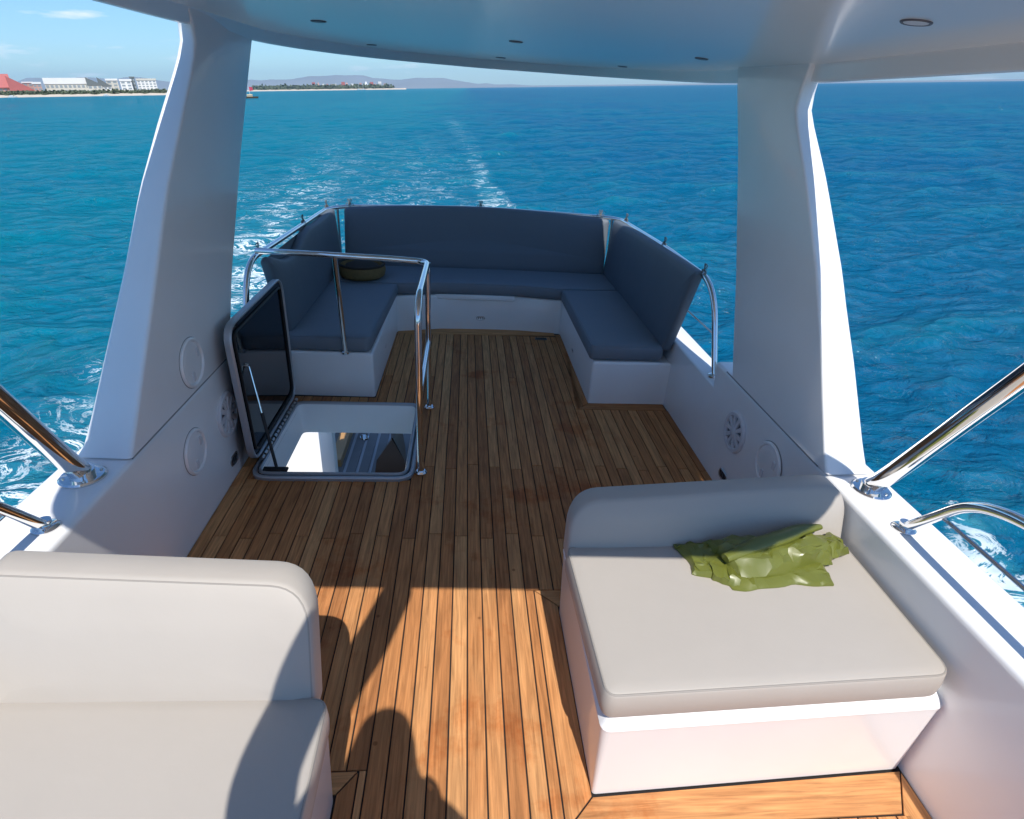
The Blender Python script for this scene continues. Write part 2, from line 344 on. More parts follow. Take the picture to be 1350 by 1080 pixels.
def build_sea():
    r = np.concatenate([np.geomspace(2.2, 2600, 930), np.geomspace(2700, 42000, 36)])
    a = np.concatenate([np.linspace(-62, 64, 620), np.linspace(68, 294, 58)]) * math.pi / 180
    Rr, A = np.meshgrid(r, a, indexing='ij')
    X = Rr * np.sin(A); Y = Rr * np.cos(A)
    spc = np.gradient(r)[:, None] * np.ones_like(A); spc = np.maximum(spc, Rr * .0036)
    Zz = np.zeros_like(X); DX = np.zeros_like(X); DY = np.zeros_like(X)
    n = 64; lam = np.geomspace(.55, 11, n); th0 = math.radians(100)
    for k in range(n):
        th = th0 + RNG.normal(0, .62); ph = RNG.uniform(0, 6.28); kk = 2 * math.pi / lam[k]
        slope = .042 * (1.0 if lam[k] < 2.5 else (2.5 / lam[k]) ** .6); amp = slope / kk
        w = np.clip(lam[k] / (2.4 * spc) - 1, 0, 1)
        if w.max() <= 0: continue
        q = kk * (X * math.cos(th) + Y * math.sin(th)) + ph
        c = np.cos(q) * amp * w; s = np.sin(q) * amp * w
        Zz += c; DX -= s * math.cos(th) * 1.25; DY -= s * math.sin(th) * 1.25
    # wake: density painted from the track of the hull through the water
    F = np.zeros_like(X)
    def band(pts):
        nonlocal F
        for (x0, y0, w0, f0), (x1, y1, w1, f1) in zip(pts, pts[1:]):
            dx, dy = x1 - x0, y1 - y0; L2 = dx * dx + dy * dy
            t = np.clip(((X - x0) * dx + (Y - y0) * dy) / L2, 0, 1)
            d = np.hypot(X - x0 - t * dx, Y - y0 - t * dy); ww = w0 + t * (w1 - w0); ff = f0 + t * (f1 - f0)
            F = np.maximum(F, ff * np.clip(1.25 - d / ww, 0, 1) ** .8)
    band([(6.0, -4, .6, 1.1), (6.05, 3.2, .5, 1.1), (6.17, 4.7, .34, 1.0), (6.36, 5.6, .16, .7), (6.5, 6.3, .12, 0)])
    band([(-6.3, -3, .9, .9), (-6.75, 6.6, .7, .52), (-7.0, 9.6, .85, .58), (-7.0, 17, 1.2, .7), (-7.9, 22, 1.8, .68), (-9.2, 28, 2.2, .5), (-9.6, 40, 2.6, .32), (-11.6, 60, 3.5, .16), (-18, 95, 6, 0)])
    band([(.9, 8, 1.6, 1.1), (1.1, 22, 1.1, .9), (1.15, 33, .8, .8), (.9, 39, .6, .5), (.3, 52, .7, .3), (0, 68, 1.0, .16), (-2.2, 105, 1.5, .18), (-4.8, 150, 2, 0)])
    band([(-2, 10, 3, .5), (-3.2, 33, 4.5, .26), (-5, 55, 5, .12), (-8, 85, 8, 0)])
    band([(-11.5, 26, 2, .22), (-13, 36, 3, .16), (-15, 50, 3, 0)])
    # a low ridge of broken water along the trails
    Zz += np.clip(F, 0, 1) * .10 * (np.sin(X * 2.3 + 1.7 * np.sin(Y * 1.1)) * np.sin(Y * 1.9 + X) * .5 + .3) * np.clip(1 - Rr / 90, 0, 1)
    co = np.stack([X + DX, Y + DY, Zz], -1).reshape(-1, 3).astype(np.float32)
    nr, na = X.shape
    i = np.arange(nr - 1)[:, None] * na; j = np.arange(na)[None, :]; j2 = (j + 1) % na
    q = np.stack([i + j, i + na + j, i + na + j2, i + j2], -1).reshape(-1, 4)[:, ::-1]
    me = bpy.data.meshes.new('sea'); me.vertices.add(len(co)); me.vertices.foreach_set('co', co.ravel())
    me.loops.add(q.size); me.loops.foreach_set('vertex_index', q.ravel().astype(np.int32))
    me.polygons.add(len(q)); me.polygons.foreach_set('loop_start', np.arange(0, q.size, 4, dtype=np.int32)); me.polygons.foreach_set('loop_total', np.full(len(q), 4, np.int32))
    me.update(calc_edges=True)
    at = me.attributes.new('foam', 'FLOAT', 'POINT'); at.data.foreach_set('value', F.ravel().astype(np.float32))
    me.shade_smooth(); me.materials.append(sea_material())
    o = bpy.data.objects.new('sea', me); COL.objects.link(o); tag(o, kind='structure')
build_sea()

# ================================================================== DECK
XL, XR = -1.12, 1.342
BL = rpoly([(-1.05, 2.46), (-.24, 2.46), (-.24, 3.30), (-1.05, 3.30)], .10, 6)      # outline of the hatch frame
deckbm = NB()
def slab(x0, y0, x1, y1, z0=-.16, z1=-.006): box(deckbm, (x0, y0, z0), (x1, y1, z1))
slab(-1.30, -1.6, 1.56, 2.50); slab(-1.30, 2.50, -1.0, 3.26); slab(-.29, 2.50, 1.56, 3.26); slab(-1.30, 3.26, 1.56, 5.42)
deck = tag(obj('deck', deckbm, CAULK, smooth=0, origin=(0, 0, -.16)), kind='structure')
ZD = 0.0
def plank(name, poly):
    bm = NB(); loft(bm, poly, [(0, -.006), (0, ZD - .0012), (.0012, ZD)], cap=(False, True))
    o = obj(name, bm, TEAK, deck, smooth=0)
    if max(p.x for p in poly) - min(p.x for p in poly) > max(p.y for p in poly) - min(p.y for p in poly):   # grain runs along the board
        o.data.transform(Matrix.Rotation(-math.pi / 2, 4, 'Z')); o.rotation_euler.z = math.pi / 2
    return o
G = .0024
def board(name, pts): return plank(name, inset([Vector(p) for p in pts], G))
# margin boards, mitred at the corners
B = .082
board('margin_board', [(.745, 3.29), (1.335, 3.29), (1.335, 3.385), (.835, 3.385)])
board('margin_board', [(.745, 3.29), (.835, 3.385), (.835, 4.66), (.775, 4.66), (.775, 3.32)])
board('margin_board', [(.30, .838), (.388, .925), (.388, 1.63), (.30, 1.715)])
board('margin_board', [(.30, .838), (1.27, .846), (1.345, .965), (.388, .925)])
board('margin_board', [(.30, 1.715), (.388, 1.63), (1.335, 1.63), (1.335, 1.715)])
board('margin_board', [(1.27, .846), (1.31, -.2), (1.375, -.2), (1.345, .965)])
board('margin_board', [(-.33, -.2), (-.277, -.2), (-.277, 1.02), (-.33, .955)])
board('margin_board', [(-1.115, .95), (-.33, .955), (-.277, 1.02), (-1.115, 1.015)])
board('margin_board', [(-.545, 4.57), (.775, 4.63), (.775, 4.76), (-.545, 4.72)])
EX = [(-1.025, 2.475, -.255, 3.285), (-1.12, 3.40, -.558, 9), (.775, 3.29, 2, 9), (.745, 3.29, .775, 3.33), (.30, .843, 2, 1.715), (-2, -3, -.277, 1.02), (1.29, -3, 2, .845), (-2, 1.0, -.277, 1.02), (-.558, 4.60, .775, 9)]
PW = .0577; xs = [XL]
while xs[-1] + PW < 1.36: xs.append(xs[-1] + PW)
xs.append(1.375)
for si, (xa, xb) in enumerate(zip(xs, xs[1:])):
    joints = [2.585 + .02 * (si % 3)] if si % 2 == 0 else [2.03 + .015 * (si % 3)]
    if si % 5 == 0: joints.append(3.75)
    if si % 7 == 3: joints.append(.35)
    ys = sorted({-.2, 4.72} | {y for e in EX if e[0] < xb - .004 and e[2] > xa + .004 for y in (e[1], e[3]) if -.2 < y < 4.72})
    runs = []
    for y0, y1 in zip(ys, ys[1:]):           # what each obstacle leaves of the strip
        ym = (y0 + y1) / 2; a, b = xa, xb
        for e in EX:
            if e[1] < ym < e[3]:
                if e[0] <= a + .004 and e[2] >= b - .004: a = b
                elif e[0] <= a + .004 and e[2] > a: a = e[2]
                elif e[2] >= b - .004 and e[0] < b: b = e[0]
        if b - a < .014: continue
        if runs and abs(runs[-1][0] - a) < 1e-6 and abs(runs[-1][1] - b) < 1e-6 and abs(runs[-1][3] - y0) < 1e-6: runs[-1][3] = y1
        else: runs.append([a, b, y0, y1])
    for x0, x1, a, b in runs:
        yy = [a] + sorted(q for q in joints if a + .12 < q < b - .12) + [b]
        for y0, y1 in zip(yy, yy[1:]):
            if y1 - y0 < .02: continue
            plank('plank', [Vector((x0 + G, y0 + G * .7)), Vector((x1 - G, y0 + G * .7)), Vector((x1 - G, y1 - G * .7)), Vector((x0 + G, y1 - G * .7))])
# forward part of the deck, out of view, under the photographer
bm = NB(); box(bm, (-1.1, -1.58, -.006), (1.35, -.205, 0)); obj('margin_board', bm, TEAK, deck, smooth=0)

# ================================================================== HULL AND LOWER DECK
hull = thing('boat_hull', (0, 0, -3.6), 'white hull and saloon carrying the flybridge deck', 'boat')
bm = NB(); loft(bm, rpoly([(-2.05, 7.3), (2.25, 7.3), (2.35, 0), (1.9, -4), (.1, -8), (-1.7, -4), (-2.15, 0)], .25), [(.5, -4.1), (.12, -3.3), (.0, -2.4), (.02, -2.16), (.06, -2.14)]); obj('hull', bm, WHITE, hull)
bm = NB(); box(bm, (-1.62, -4.5, -2.14), (1.85, 2.30, -.18), .04); obj('cabin', bm, WHITE, hull)
bm = NB(); box(bm, (-1.635, -3.4, -1.25), (-1.60, 1.8, -.55), .01); obj('window', bm, SMOKE, hull)
bm = NB(); box(bm, (1.83, -3.4, -1.25), (1.865, 1.8, -.55), .01); obj('window', bm, SMOKE, hull)
for s, x in ((0, -2.03), (1, 2.13)):
    bm = NB(); box(bm, (x, 2.32, -2.13), (x + .12, 7.2, -1.22), .03); obj('bulwark', bm, WHITE, hull)
bm = NB(); box(bm, (-2.0, 5.31, -2.12), (-1.40, 5.41, -.165), .03); obj('side_panel', bm, WHITE, hull)
bm = NB(); box(bm, (-1.365, 4.88, -2.12), (-1.225, 5.0, -.165), .03); obj('stanchion', bm, WHITE, hull)
bm = NB(); box(bm, (1.62, 5.30, -2.12), (1.80, 5.42, -.165), .03); obj('stanchion', bm, WHITE, hull)
low = NB(); box(low, (-1.9, 2.32, -2.139), (2.1, 7.2, -2.108)); low = tag(obj('lower_deck', low, GREYLT, smooth=0), kind='structure')
for k in range(28):
    x = -1.88 + k * .142
    bm = NB(); box(bm, (x, 2.35, -2.108), (x + .105, 7.15, -2.096)); obj('slat', bm, GREYDK, low, smooth=0)
cl = thing('cleat', (-1.22, 6.42, -2.09), 'chrome mooring cleat on grey slats below the open hatch', 'cleat')
bm = NB(); tube(bm, catmull([(-1.31, 6.42, -1.985), (-1.22, 6.42, -2.0), (-1.13, 6.42, -1.985)], 4), .018, 8); obj('horn', bm, CHROME, cl)
for x in (-1.25, -1.19):
    bm = NB(); tube(bm, [(x, 6.42, -2.09), (x, 6.42, -2.0)], .014, 8); obj('leg', bm, CHROME, cl)
bm = NB(); loft(bm, circ(-1.22, 6.42, .06, 16), [(0, -2.096), (.004, -2.085)]); obj('base_plate', bm, CHROME, cl)
bm = NB()
F = frame_map((-1.40, 0, 0), (0, 1, 0), (0, 0, 1), (1, 0, 0))
loft(bm, [Vector(p) for p in [(5.75, -2.0), (6.3, -1.985), (6.6, -1.93), (6.95, -1.80), (6.95, -2.096), (5.75, -2.096)]], [(.0, -.10), (0, .02)], F)
tag(obj('teak_step', bm, TAN), 'curved tan teak step beside the white post on the lower deck', 'step')
bm = NB(); loft(bm, [Vector(p) for p in [(-.98, 5.62), (-.62, 5.62), (-.70, 6.25), (-.82, 6.35)]], [(0, -2.096), (.02, -1.93), (.16, -1.72)]); tag(obj('wedge_block', bm, BROWN), 'dark brown wooden wedge standing on the slatted lower deck', 'wedge')

# ================================================================== SIDE WALLS
def side_wall(s, label):
    xin = XL if s < 0 else XR
    w = thing('side_wall', (xin, 1.5, 0), label, 'wall')
    def prism_y(name, prof, y0, y1, skew=0):
        bm = NB()
        F = lambda u, v, ww: Vector((xin + s * u + (.0 if ww > .9 else s * .02 * (.9 - ww) / 2.5 if s > 0 else 0), ww + skew * v, v))
        loft(bm, rpoly(prof[0], prof[1], 4), [(0, y0), (0, y1)], F); return obj(name, bm, WHITE, w)
    # forward of and under the pillar
    prism_y('forward_panel', ([(0, -.16), (0, .572), (.215, .572), (.235, .30), (.20, -.16)], [0, .022, .02, .02, 0]), -1.6, 2.62, .26)
    prism_y('aft_panel', ([(0, -.16), (0, .44), (.075, .452), (.16, .43), (.175, .30), (.14, -.16)], [0, .012, .006, .014, .02, 0]), 2.58, 5.45, .0)
    # sealant line between wall and pillar
    bm = NB(); tube(bm, [(xin - s * .0005, 1.76, .576), (xin - s * .0005, 2.63, .576)], .003, 6); obj('sealant_seam', bm, SEAL, w)
    return w
lwall = side_wall(-1, 'white left side wall with a speaker beside the open hatch lid')
rwall = side_wall(1, 'white right side wall with a speaker, beside the near bench')
# stern wall behind the rear bench
bm = NB(); box(bm, (-1.12, 5.31, -.16), (1.34, 5.45, .40), .02); tag(obj('stern_wall', bm, WHITE), 'low white wall closing the deck behind the rear seat', 'wall')

# ================================================================== PILLARS AND HARDTOP
def lerp(tab, z):
    for (z0, v0), (z1, v1) in zip(tab, tab[1:]):
        if z <= z1: return v0 + (v1 - v0) * max(0, (z - z0)) / (z1 - z0)
    return tab[-1][1]
def pillar(s, near, far, ztop, label):
    xin = XL if s < 0 else XR
    p = thing('roof_pillar', (xin, 2.1, .576), label, 'pillar')
    th = [(.57, .19), (.60, .172), (.66, .163), (1.1, .125), (1.57, .10), (1.9, .072)]
    bm = NB(); loops = []; zs = [.579, .60, .63, .68] + [.76 + k * (ztop - .76) / 20 for k in range(21)]
    for z in zs:
        yn, yf, t = lerp(near, z), lerp(far, z), lerp(th, z)
        base = rpoly([(0, yn), (t, yn + .008), (t * .72, yf), (0, yf)], [.016, .024, .03, .015], 4)
        loops.append([bm.verts.new((xin + s * (q.x), q.y, z)) for q in base])
    n = len(loops[0])
    for a, b in zip(loops, loops[1:]):
        for i in range(n): bm.faces.new((a[i], a[(i + 1) % n], b[(i + 1) % n], b[i]))
    bm.faces.new(loops[0]); bm.faces.new(loops[-1])
    obj('pillar_body', bm, WHITE, p, smooth=40)
    return p
pillar(-1, [(.57, 1.745), (.60, 1.772), (1.102, 2.19), (1.36, 2.40), (1.60, 2.645), (1.78, 2.83), (1.86, 2.90), (1.925, 2.912), (2.0, 2.88)],
       [(.57, 2.68), (.76, 2.79), (.922, 2.879), (1.436, 3.245), (1.92, 3.63), (2.0, 3.70)], 2.0, 'white left roof pillar with a round cover, hatch lid leaning by it')
pillar(1, [(.57, 1.69), (.60, 1.718), (.927, 1.925), (1.216, 2.13), (1.513, 2.38), (1.70, 2.555), (1.76, 2.605), (1.80, 2.612), (1.868, 2.598), (1.95, 2.57)],
       [(.57, 2.57), (1.041, 2.795), (1.574, 3.08), (1.876, 3.265), (1.95, 3.3)], 1.945, 'white sunlit-edged right roof pillar rising behind the near bench')

def zroof(x, y=0): return 1.945 - .02 * x - .028 * x * x + (.006 + .0125 * max(0, x) ** 1.5) * max(0, y - 2.6)       # cambered, rising a little aft
HT = [(-.95, .44), (0, .42), (.95, .42), (1.10, .47), (1.22, .53), (1.31, .60), (1.37, .69), (1.395, .80), (1.40, 1.6), (1.405, 2.5), (1.42, 3.3), (1.42, 3.75), (1.37, 4.13), (1.30, 4.40), (1.236, 4.62), (1.13, 4.86), (1.0, 5.05), (.793, 5.24), (.495, 5.35), (.195, 5.39), (-.107, 5.37), (-.401, 5.29), (-.66, 5.066), (-.871, 4.73), (-1.027, 4.32), (-1.10, 4.02), (-1.145, 3.70), (-1.16, 3.1), (-1.175, 2.4), (-1.19, 1.6), (-1.195, .85), (-1.18, .68), (-1.13, .55), (-1.05, .48)]
HTP = [Vector((p.x, p.y)) for p in catmull([(*p, 0) for p in HT + [HT[0]]], 3)[:-1]]
ht = thing('hardtop', (.1, 2.3, 1.87), 'white hardtop roof over the deck with a rounded aft edge', 'roof')
FZ = lambda u, v, w: Vector((u, v, zroof(u, v) + w))
def dome(bm, loop, poly, w, F, dw=0):
    # concentric rings close a cambered panel smoothly
    cx, cy = .1, 2.6; prev = loop; n = len(poly)
    for f in (.94, .85, .74, .62, .5, .38, .26, .14, .05):
        cur = [bm.verts.new(F(cx + (p.x - cx) * f, cy + (p.y - cy) * f, w + dw * (1 - f))) for p in poly]
        for k in range(n): bm.faces.new((prev[k], prev[(k + 1) % n], cur[(k + 1) % n], cur[k]))
        prev = cur
    bm.faces.new(prev)
bm = NB(); lp = loft(bm, HTP, [(.048, .062), (.040, .050), (.036, .012), (.030, .002), (.018, 0), (.006, .006), (0, .022), (.0, .075), (.02, .11), (.07, .125)], FZ, cap=(False, False))
dome(bm, lp[-1], inset(HTP, .07), .125, FZ, .03); hts = obj('roof_shell', bm, WHITE, ht, smooth=30, recalc=False)
bm = NB(); lp = loft(bm, inset(HTP, .046), [(0, .066), (0, .060)], FZ, cap=(False, False)); dome(bm, lp[-1], inset(HTP, .046), .060, FZ); obj('ceiling_panel', bm, CEIL, ht, smooth=30, recalc=False)
def downlight(x, y, r, label, grp='small downlights set in the hardtop ceiling'):
    z = zroof(x, y) + .060
    t = thing('ceiling_light', (x, y, z), label, 'ceiling light', grp)
    Fd = lambda u, v, w: Vector((x + u, y + v, z + (-.02 - .056 * x) * u - w))
    bm = NB(); ring(bm, circ(0, 0, r, 28), [(0, -.001), (0, .002), (r * .06, .004), (r * .16, .0035), (r * .2, -.001)], Fd); obj('trim_ring', bm, PLASTG, t)
    bm = NB(); loft(bm, circ(0, 0, r * .83, 24), [(0, -.001), (.002, .003)], Fd); obj('lens', bm, PLAST if 'large' in label else PLASTG, t)
for (x, y, r, lb) in [(-.694, 3.26, .036, 'small dark downlight nearest the left pillar in the hardtop ceiling'), (.238, 3.5, .036, 'small dark downlight in mid ceiling, forward of the aft edge'),
                     (.23, 4.92, .038, 'small dark downlight by the middle of the aft roof edge'), (1.086, 3.11, .032, 'small dark downlight just inside the right pillar top'),
                     (1.04, 4.52, .033, 'small dark downlight at the aft roof edge towards the right pillar'), (-.645, 4.60, .034, 'small dark downlight at the aft roof edge towards the left pillar'),
                     (1.075, 1.61, .036, 'large round downlight with pale lens at the top right of the ceiling')]:
    downlight(x, y, r, lb)

# round fittings on the walls -----------------------------------------------------
def wallmap(s, y, z, off=0.0):
    xin = (XL if s < 0 else XR) - s * off
    return lambda u, v, w: Vector((xin - s * w, y - s * u, z + v))
def cover(s, y, z, r, label, grp='round inspection covers on the white walls'):
    Fm = wallmap(s, y, z)
    t = thing('inspection_cover', (XL if s < 0 else XR, y, z), label, 'cover', grp)
    bm = NB(); ring(bm, circ(0, 0, r, 40), [(0, -.002), (0, .006), (.005, .012), (.013, .012), (.017, .004), (.017, -.002)], Fm); obj('rim', bm, WHITE, t)
    bm = NB(); ring(bm, circ(0, 0, r + .0025, 40), [(0, -.002), (0, .0015), (.004, .0015), (.004, -.002)], Fm); obj('gasket', bm, SEAL, t)
    bm = NB(); loft(bm, circ(0, 0, r - .016, 40), [(0, -.002), (0, .003), (.006, .006), (.03, .0075)], Fm); obj('lid', bm, WHITE, t)
    for a in (-1.9, .5):
        bm = NB(); u, v = math.cos(a) * r * .55, math.sin(a) * r * .55
        loft(bm, rpoly([(u - .012, v - .02), (u + .012, v - .02), (u + .012, v + .02), (u - .012, v + .02)], .008), [(0, .004), (.002, .012)], Fm); obj('finger_grip', bm, PLAST, t)
cover(-1, 2.30, .700, .105, 'round white cover high on the left pillar above the seam')
cover(-1, 2.17, .350, .100, 'round white cover low on the left wall, below the seam and left of the speaker')
cover(1, 2.06, .385, .105, 'round white cover on the right wall behind the near bench backrest')
def speaker(s, y, z, r, label):
    Fm = wallmap(s, y, z)
    t = thing('speaker', (XL if s < 0 else XR, y, z), label, 'speaker', 'round deck speakers in the side walls')
    bm = NB(); ring(bm, circ(0, 0, r, 40), [(0, -.002), (0, .006), (.006, .014), (.020, .014), (.026, .006), (.026, -.002)], Fm); obj('rim', bm, PLAST, t)
    bm = NB(); loft(bm, circ(0, 0, r - .02, 32), [(0, -.002), (0, .002)], Fm); obj('cone', bm, PLASTG, t)
    bm = NB(); loft(bm, circ(0, 0, r * .26, 24), [(0, .002), (.0, .012), (.006, .016)], Fm); obj('hub', bm, PLAST, t)
    for k in range(10):
        a = k * math.tau / 10; c, sn = math.cos(a), math.sin(a); w0 = r * .085
        r0, r1 = r * .2, r - .012
        pts = [(c * r0 - sn * -w0, sn * r0 + c * -w0), (c * r1 - sn * -w0 * 1.5, sn * r1 + c * -w0 * 1.5), (c * r1 - sn * w0 * 1.5, sn * r1 + c * w0 * 1.5), (c * r0 - sn * w0, sn * r0 + c * w0)]
        bm = NB(); loft(bm, [Vector(p) for p in pts], [(0, .003), (.0, .009), (.002, .012)], Fm); obj('spoke', bm, PLAST, t)
speaker(-1, 2.53, .335, .112, 'round white speaker on the left wall beside the hatch lid')
speaker(1, 2.40, .355, .105, 'round white speaker on the right wall forward of the aft bench')
def vent(F, w, h, label):
    o = F(0, 0, 0)
    t = thing('drain_vent', o, label, 'vent', 'small dark oval vents low on the walls and bench fronts')
    P = rpoly([(-w, -h), (w, -h), (w, h), (-w, h)], h * .98, 6)
    bm = NB(); ring(bm, P, [(0, -.001), (0, .003), (.003, .005), (.007, .004), (.008, -.001)], F); obj('rim', bm, CHROME2, t)
    bm = NB(); loft(bm, inset(P, .006), [(0, -.001), (0, .0015)], F); obj('mesh_insert', bm, BLACK, t)
    for k in (-1, 0, 1):
        bm = NB(); loft(bm, rect(k * w * .45 - .002, -h * .6, k * w * .45 + .002, h * .6), [(0, .001), (0, .003)], F); obj('slot', bm, PLASTG, t)
vent(wallmap(-1, 2.515, .092), .048, .026, 'small oval drain vent low on the left wall under the speaker')
vent(wallmap(1, 2.405, .095), .048, .026, 'small oval drain vent low on the right wall under the speaker')

# ================================================================== AFT U-SHAPED BENCH
ab = thing('aft_bench', (.1, 4.4, 0), 'white moulded U-shaped bench base round the aft end of the deck', 'bench')
U = [(-1.13, 3.425), (-.562, 3.415), (-.55, 4.63), (-.20, 4.72), (.14, 4.745), (.48, 4.735), (.822, 4.685), (.827, 3.378), (1.345, 3.385), (1.345, 5.33), (-1.13, 5.33)]
UP = rpoly(U, [0, .02, .02, .05, .05, .05, .02, .02, 0, 0, 0], 4)
bm = NB(); loft(bm, UP, [(.0, -.004), (.0, .278), (.004, .289), (.012, .295)]); obj('bench_base', bm, WHITE, ab)
bm = NB(); box(bm, (-.24, 4.712, .262), (.42, 4.76, .302), .004); obj('locker_lid', bm, WHITE, ab)
vent(frame_map((-.5605, 3.97, .13), (0, -1, 0), (0, 0, 1), (1, 0, 0)), .028, .013, 'small dark vent on the inner face of the left aft bench')
vent(frame_map((.14, 4.7455, .095), (1, 0, 0), (0, 0, 1), (0, -1, 0)), .036, .016, 'small oval vent in the middle of the rear bench front')
vent(frame_map((.8255, 4.06, .10), (0, 1, 0), (0, 0, 1), (-1, 0, 0)), .028, .013, 'small dark vent on the inner face of the right aft bench')
dr = thing('deck_drain', (.645, 4.545, 0), 'small dark slotted drain in the planks near the right aft corner', 'drain')
bm = NB(); ring(bm, rect(.595, 4.52, .695, 4.57, .006), [(0, -.002), (0, .003), (.006, .004), (.008, -.002)]); obj('frame', bm, PLASTG, dr)
bm = NB(); box(bm, (.60, 4.525, -.003), (.69, 4.565, .0025)); obj('grate', bm, BLACK, dr)

def crowned(bm, poly, prof, F, crown):
    F = F or (lambda u, v, w: Vector((u, v, w)))
    lp = loft(bm, poly, prof, F, cap=(True, False)); d, w1 = prof[-1]
    q = inset([Vector(p[:2]) for p in poly], d); cx = (min(p.x for p in q) + max(p.x for p in q)) / 2; cy = (min(p.y for p in q) + max(p.y for p in q)) / 2
    ex = max(p.x for p in q) - cx; ey = max(p.y for p in q) - cy; prev = lp[-1]; n = len(q)
    m0 = min(ex, ey); steps = [(1 - m / ex, 1 - m / ey, f) for m, f in ((.03, .5), (.07, .85), (.12, 1)) if m < m0 * .6]
    bx, by = steps[-1][:2]; steps += [(bx * g, by * g, 1) for g in (.8, .6, .4, .2, .05)]
    for sx, sy, f in steps:
        cur = [bm.verts.new(F(cx + (p.x - cx) * sx, cy + (p.y - cy) * sy, w1 + crown * f)) for p in q]
        for i in range(n): bm.faces.new((prev[i], prev[(i + 1) % n], cur[(i + 1) % n], cur[i]))
        prev = cur
    bm.faces.new(prev)
def puff(poly, z0, z1, r=.022, crown=.008, F=None, name='seat_cushion', m=FABA, parent=None):
    """upholstered pad: rounded edges, slightly crowned top"""
    bm = NB()
    prof = [(r * 1.1, z0), (r * .35, z0 + r * .3), (0, z0 + r), (-.003, (z0 + z1) / 2), (0, z1 - r), (r * .3, z1 - r * .32), (r, z1)]
    crowned(bm, poly, prof, F, crown); return obj(name, bm, m, parent, smooth=50)
def seam(poly, d, z, m, parent, F=None, r=.0028):
    F = F or (lambda u, v, w: Vector((u, v, w)))
    bm = NB(); tube(bm, [F(p.x, p.y, z) for p in inset([Vector(q[:2]) for q in poly], d)], r, 6, closed=True); obj('piping', bm, m, parent)

ZS = .297
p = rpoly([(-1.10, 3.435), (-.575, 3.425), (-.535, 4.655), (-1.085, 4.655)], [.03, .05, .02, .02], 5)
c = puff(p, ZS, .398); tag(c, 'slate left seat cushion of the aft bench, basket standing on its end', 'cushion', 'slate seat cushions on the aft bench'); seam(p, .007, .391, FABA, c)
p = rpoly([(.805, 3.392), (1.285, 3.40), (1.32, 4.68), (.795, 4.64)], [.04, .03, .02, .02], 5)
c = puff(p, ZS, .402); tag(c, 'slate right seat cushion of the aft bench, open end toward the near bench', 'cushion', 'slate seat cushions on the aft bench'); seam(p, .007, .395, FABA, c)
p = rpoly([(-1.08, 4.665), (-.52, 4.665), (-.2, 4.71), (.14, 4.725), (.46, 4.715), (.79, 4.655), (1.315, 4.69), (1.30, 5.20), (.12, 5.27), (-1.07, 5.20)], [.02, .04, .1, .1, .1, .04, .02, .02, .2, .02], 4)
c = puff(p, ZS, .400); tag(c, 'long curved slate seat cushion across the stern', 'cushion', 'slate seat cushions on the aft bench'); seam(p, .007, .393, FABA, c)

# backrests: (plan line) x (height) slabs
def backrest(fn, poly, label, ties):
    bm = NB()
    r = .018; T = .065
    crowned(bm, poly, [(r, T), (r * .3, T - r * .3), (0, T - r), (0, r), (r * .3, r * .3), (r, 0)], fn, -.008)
    o = obj('backrest_cushion', bm, FABA_SHADE, smooth=50); tag(o, label, 'cushion', 'slate backrest cushions tied to the aft rail')
    for (a, b) in ties: make_tie(a, b, o)
    return o
def make_tie(at, up, parent, K=.6):
    """cord knotted round the rail: a loop, a bow and two tails"""
    at = Vector(at); up = Vector(up)
    bm = NB(); 
    tube(bm, [at + Vector((.024 * math.cos(a), 0, .024 * math.sin(a))) for a in [k * math.tau / 12 for k in range(12)]], .0055, 6, closed=True)
    tube(bm, [at + Vector((0, .024 * math.cos(a), .024 * math.sin(a))) for a in [k * math.tau / 12 for k in range(12)]], .0055, 6, closed=True)
    side = up.cross(Vector((0, 0, 1))); side = side.normalized() if side.length > .01 else Vector((1, 0, 0))
    base = at + Vector((0, 0, .024))
    for sg in (-1, 1):
        tube(bm, catmull([base, base + Vector((0, 0, .045)) + side * sg * .028 + up * .01, base + Vector((0, 0, .062)) + side * sg * .012, base + Vector((0, 0, .03)) + side * sg * .004, base], 4), .0048, 6)
        tube(bm, catmull([base, base + side * sg * .04 + Vector((0, 0, .005)), base + side * sg * .06 - Vector((0, 0, .035))], 4), .0042, 6)
    for v in bm.verts: v.co = at + (v.co - at) * K
    obj('tie', bm, CORD, parent)

# rear: curved in plan, leaning aft
def Frear(u, v, w):
    # u along x, v height, w thickness aft
    bow = .10 * (1 - ((u - .12) / 1.2) ** 2)
    return Vector((u, 5.165 + bow + .16 * (v - .38) + w, v))
P = rpoly([(-1.045, .395), (1.255, .395), (1.268, .865), (.75, .892), (.13, .905), (-.5, .892), (-1.035, .862)], [.02, .02, .03, .3, .3, .3, .03], 5)
backrest(Frear, P, 'wide dark slate backrest cushion across the stern', [((-1.0, 5.34, .872), (0, 1, 0)), ((.13, 5.44, .893), (0, 1, 0)), ((1.20, 5.34, .88), (0, 1, 0))])
def Fright(u, v, w): return Vector((1.262 + .075 * (v - .38) + w + .006 * math.sin(u * 2.2), u, v))
P = rpoly([(3.40, .375), (5.25, .375), (5.23, .872), (4.6, .905), (3.9, .925), (3.22, .935)], [.02, .02, .02, .2, .2, .03], 5)
backrest(Fright, P, 'tall slate backrest cushion along the right side of the aft bench', [((1.36, 3.22, .93), (1, 0, 0)), ((1.36, 3.98, .925), (1, 0, 0)), ((1.36, 5.05, .905), (1, 0, 0))])
def Fleft(u, v, w): return Vector((-1.06 - .085 * (v - .38) - w - .03 * math.exp(-((u - 3.9) / .35) ** 2) * max(0, v - .4), u, v))
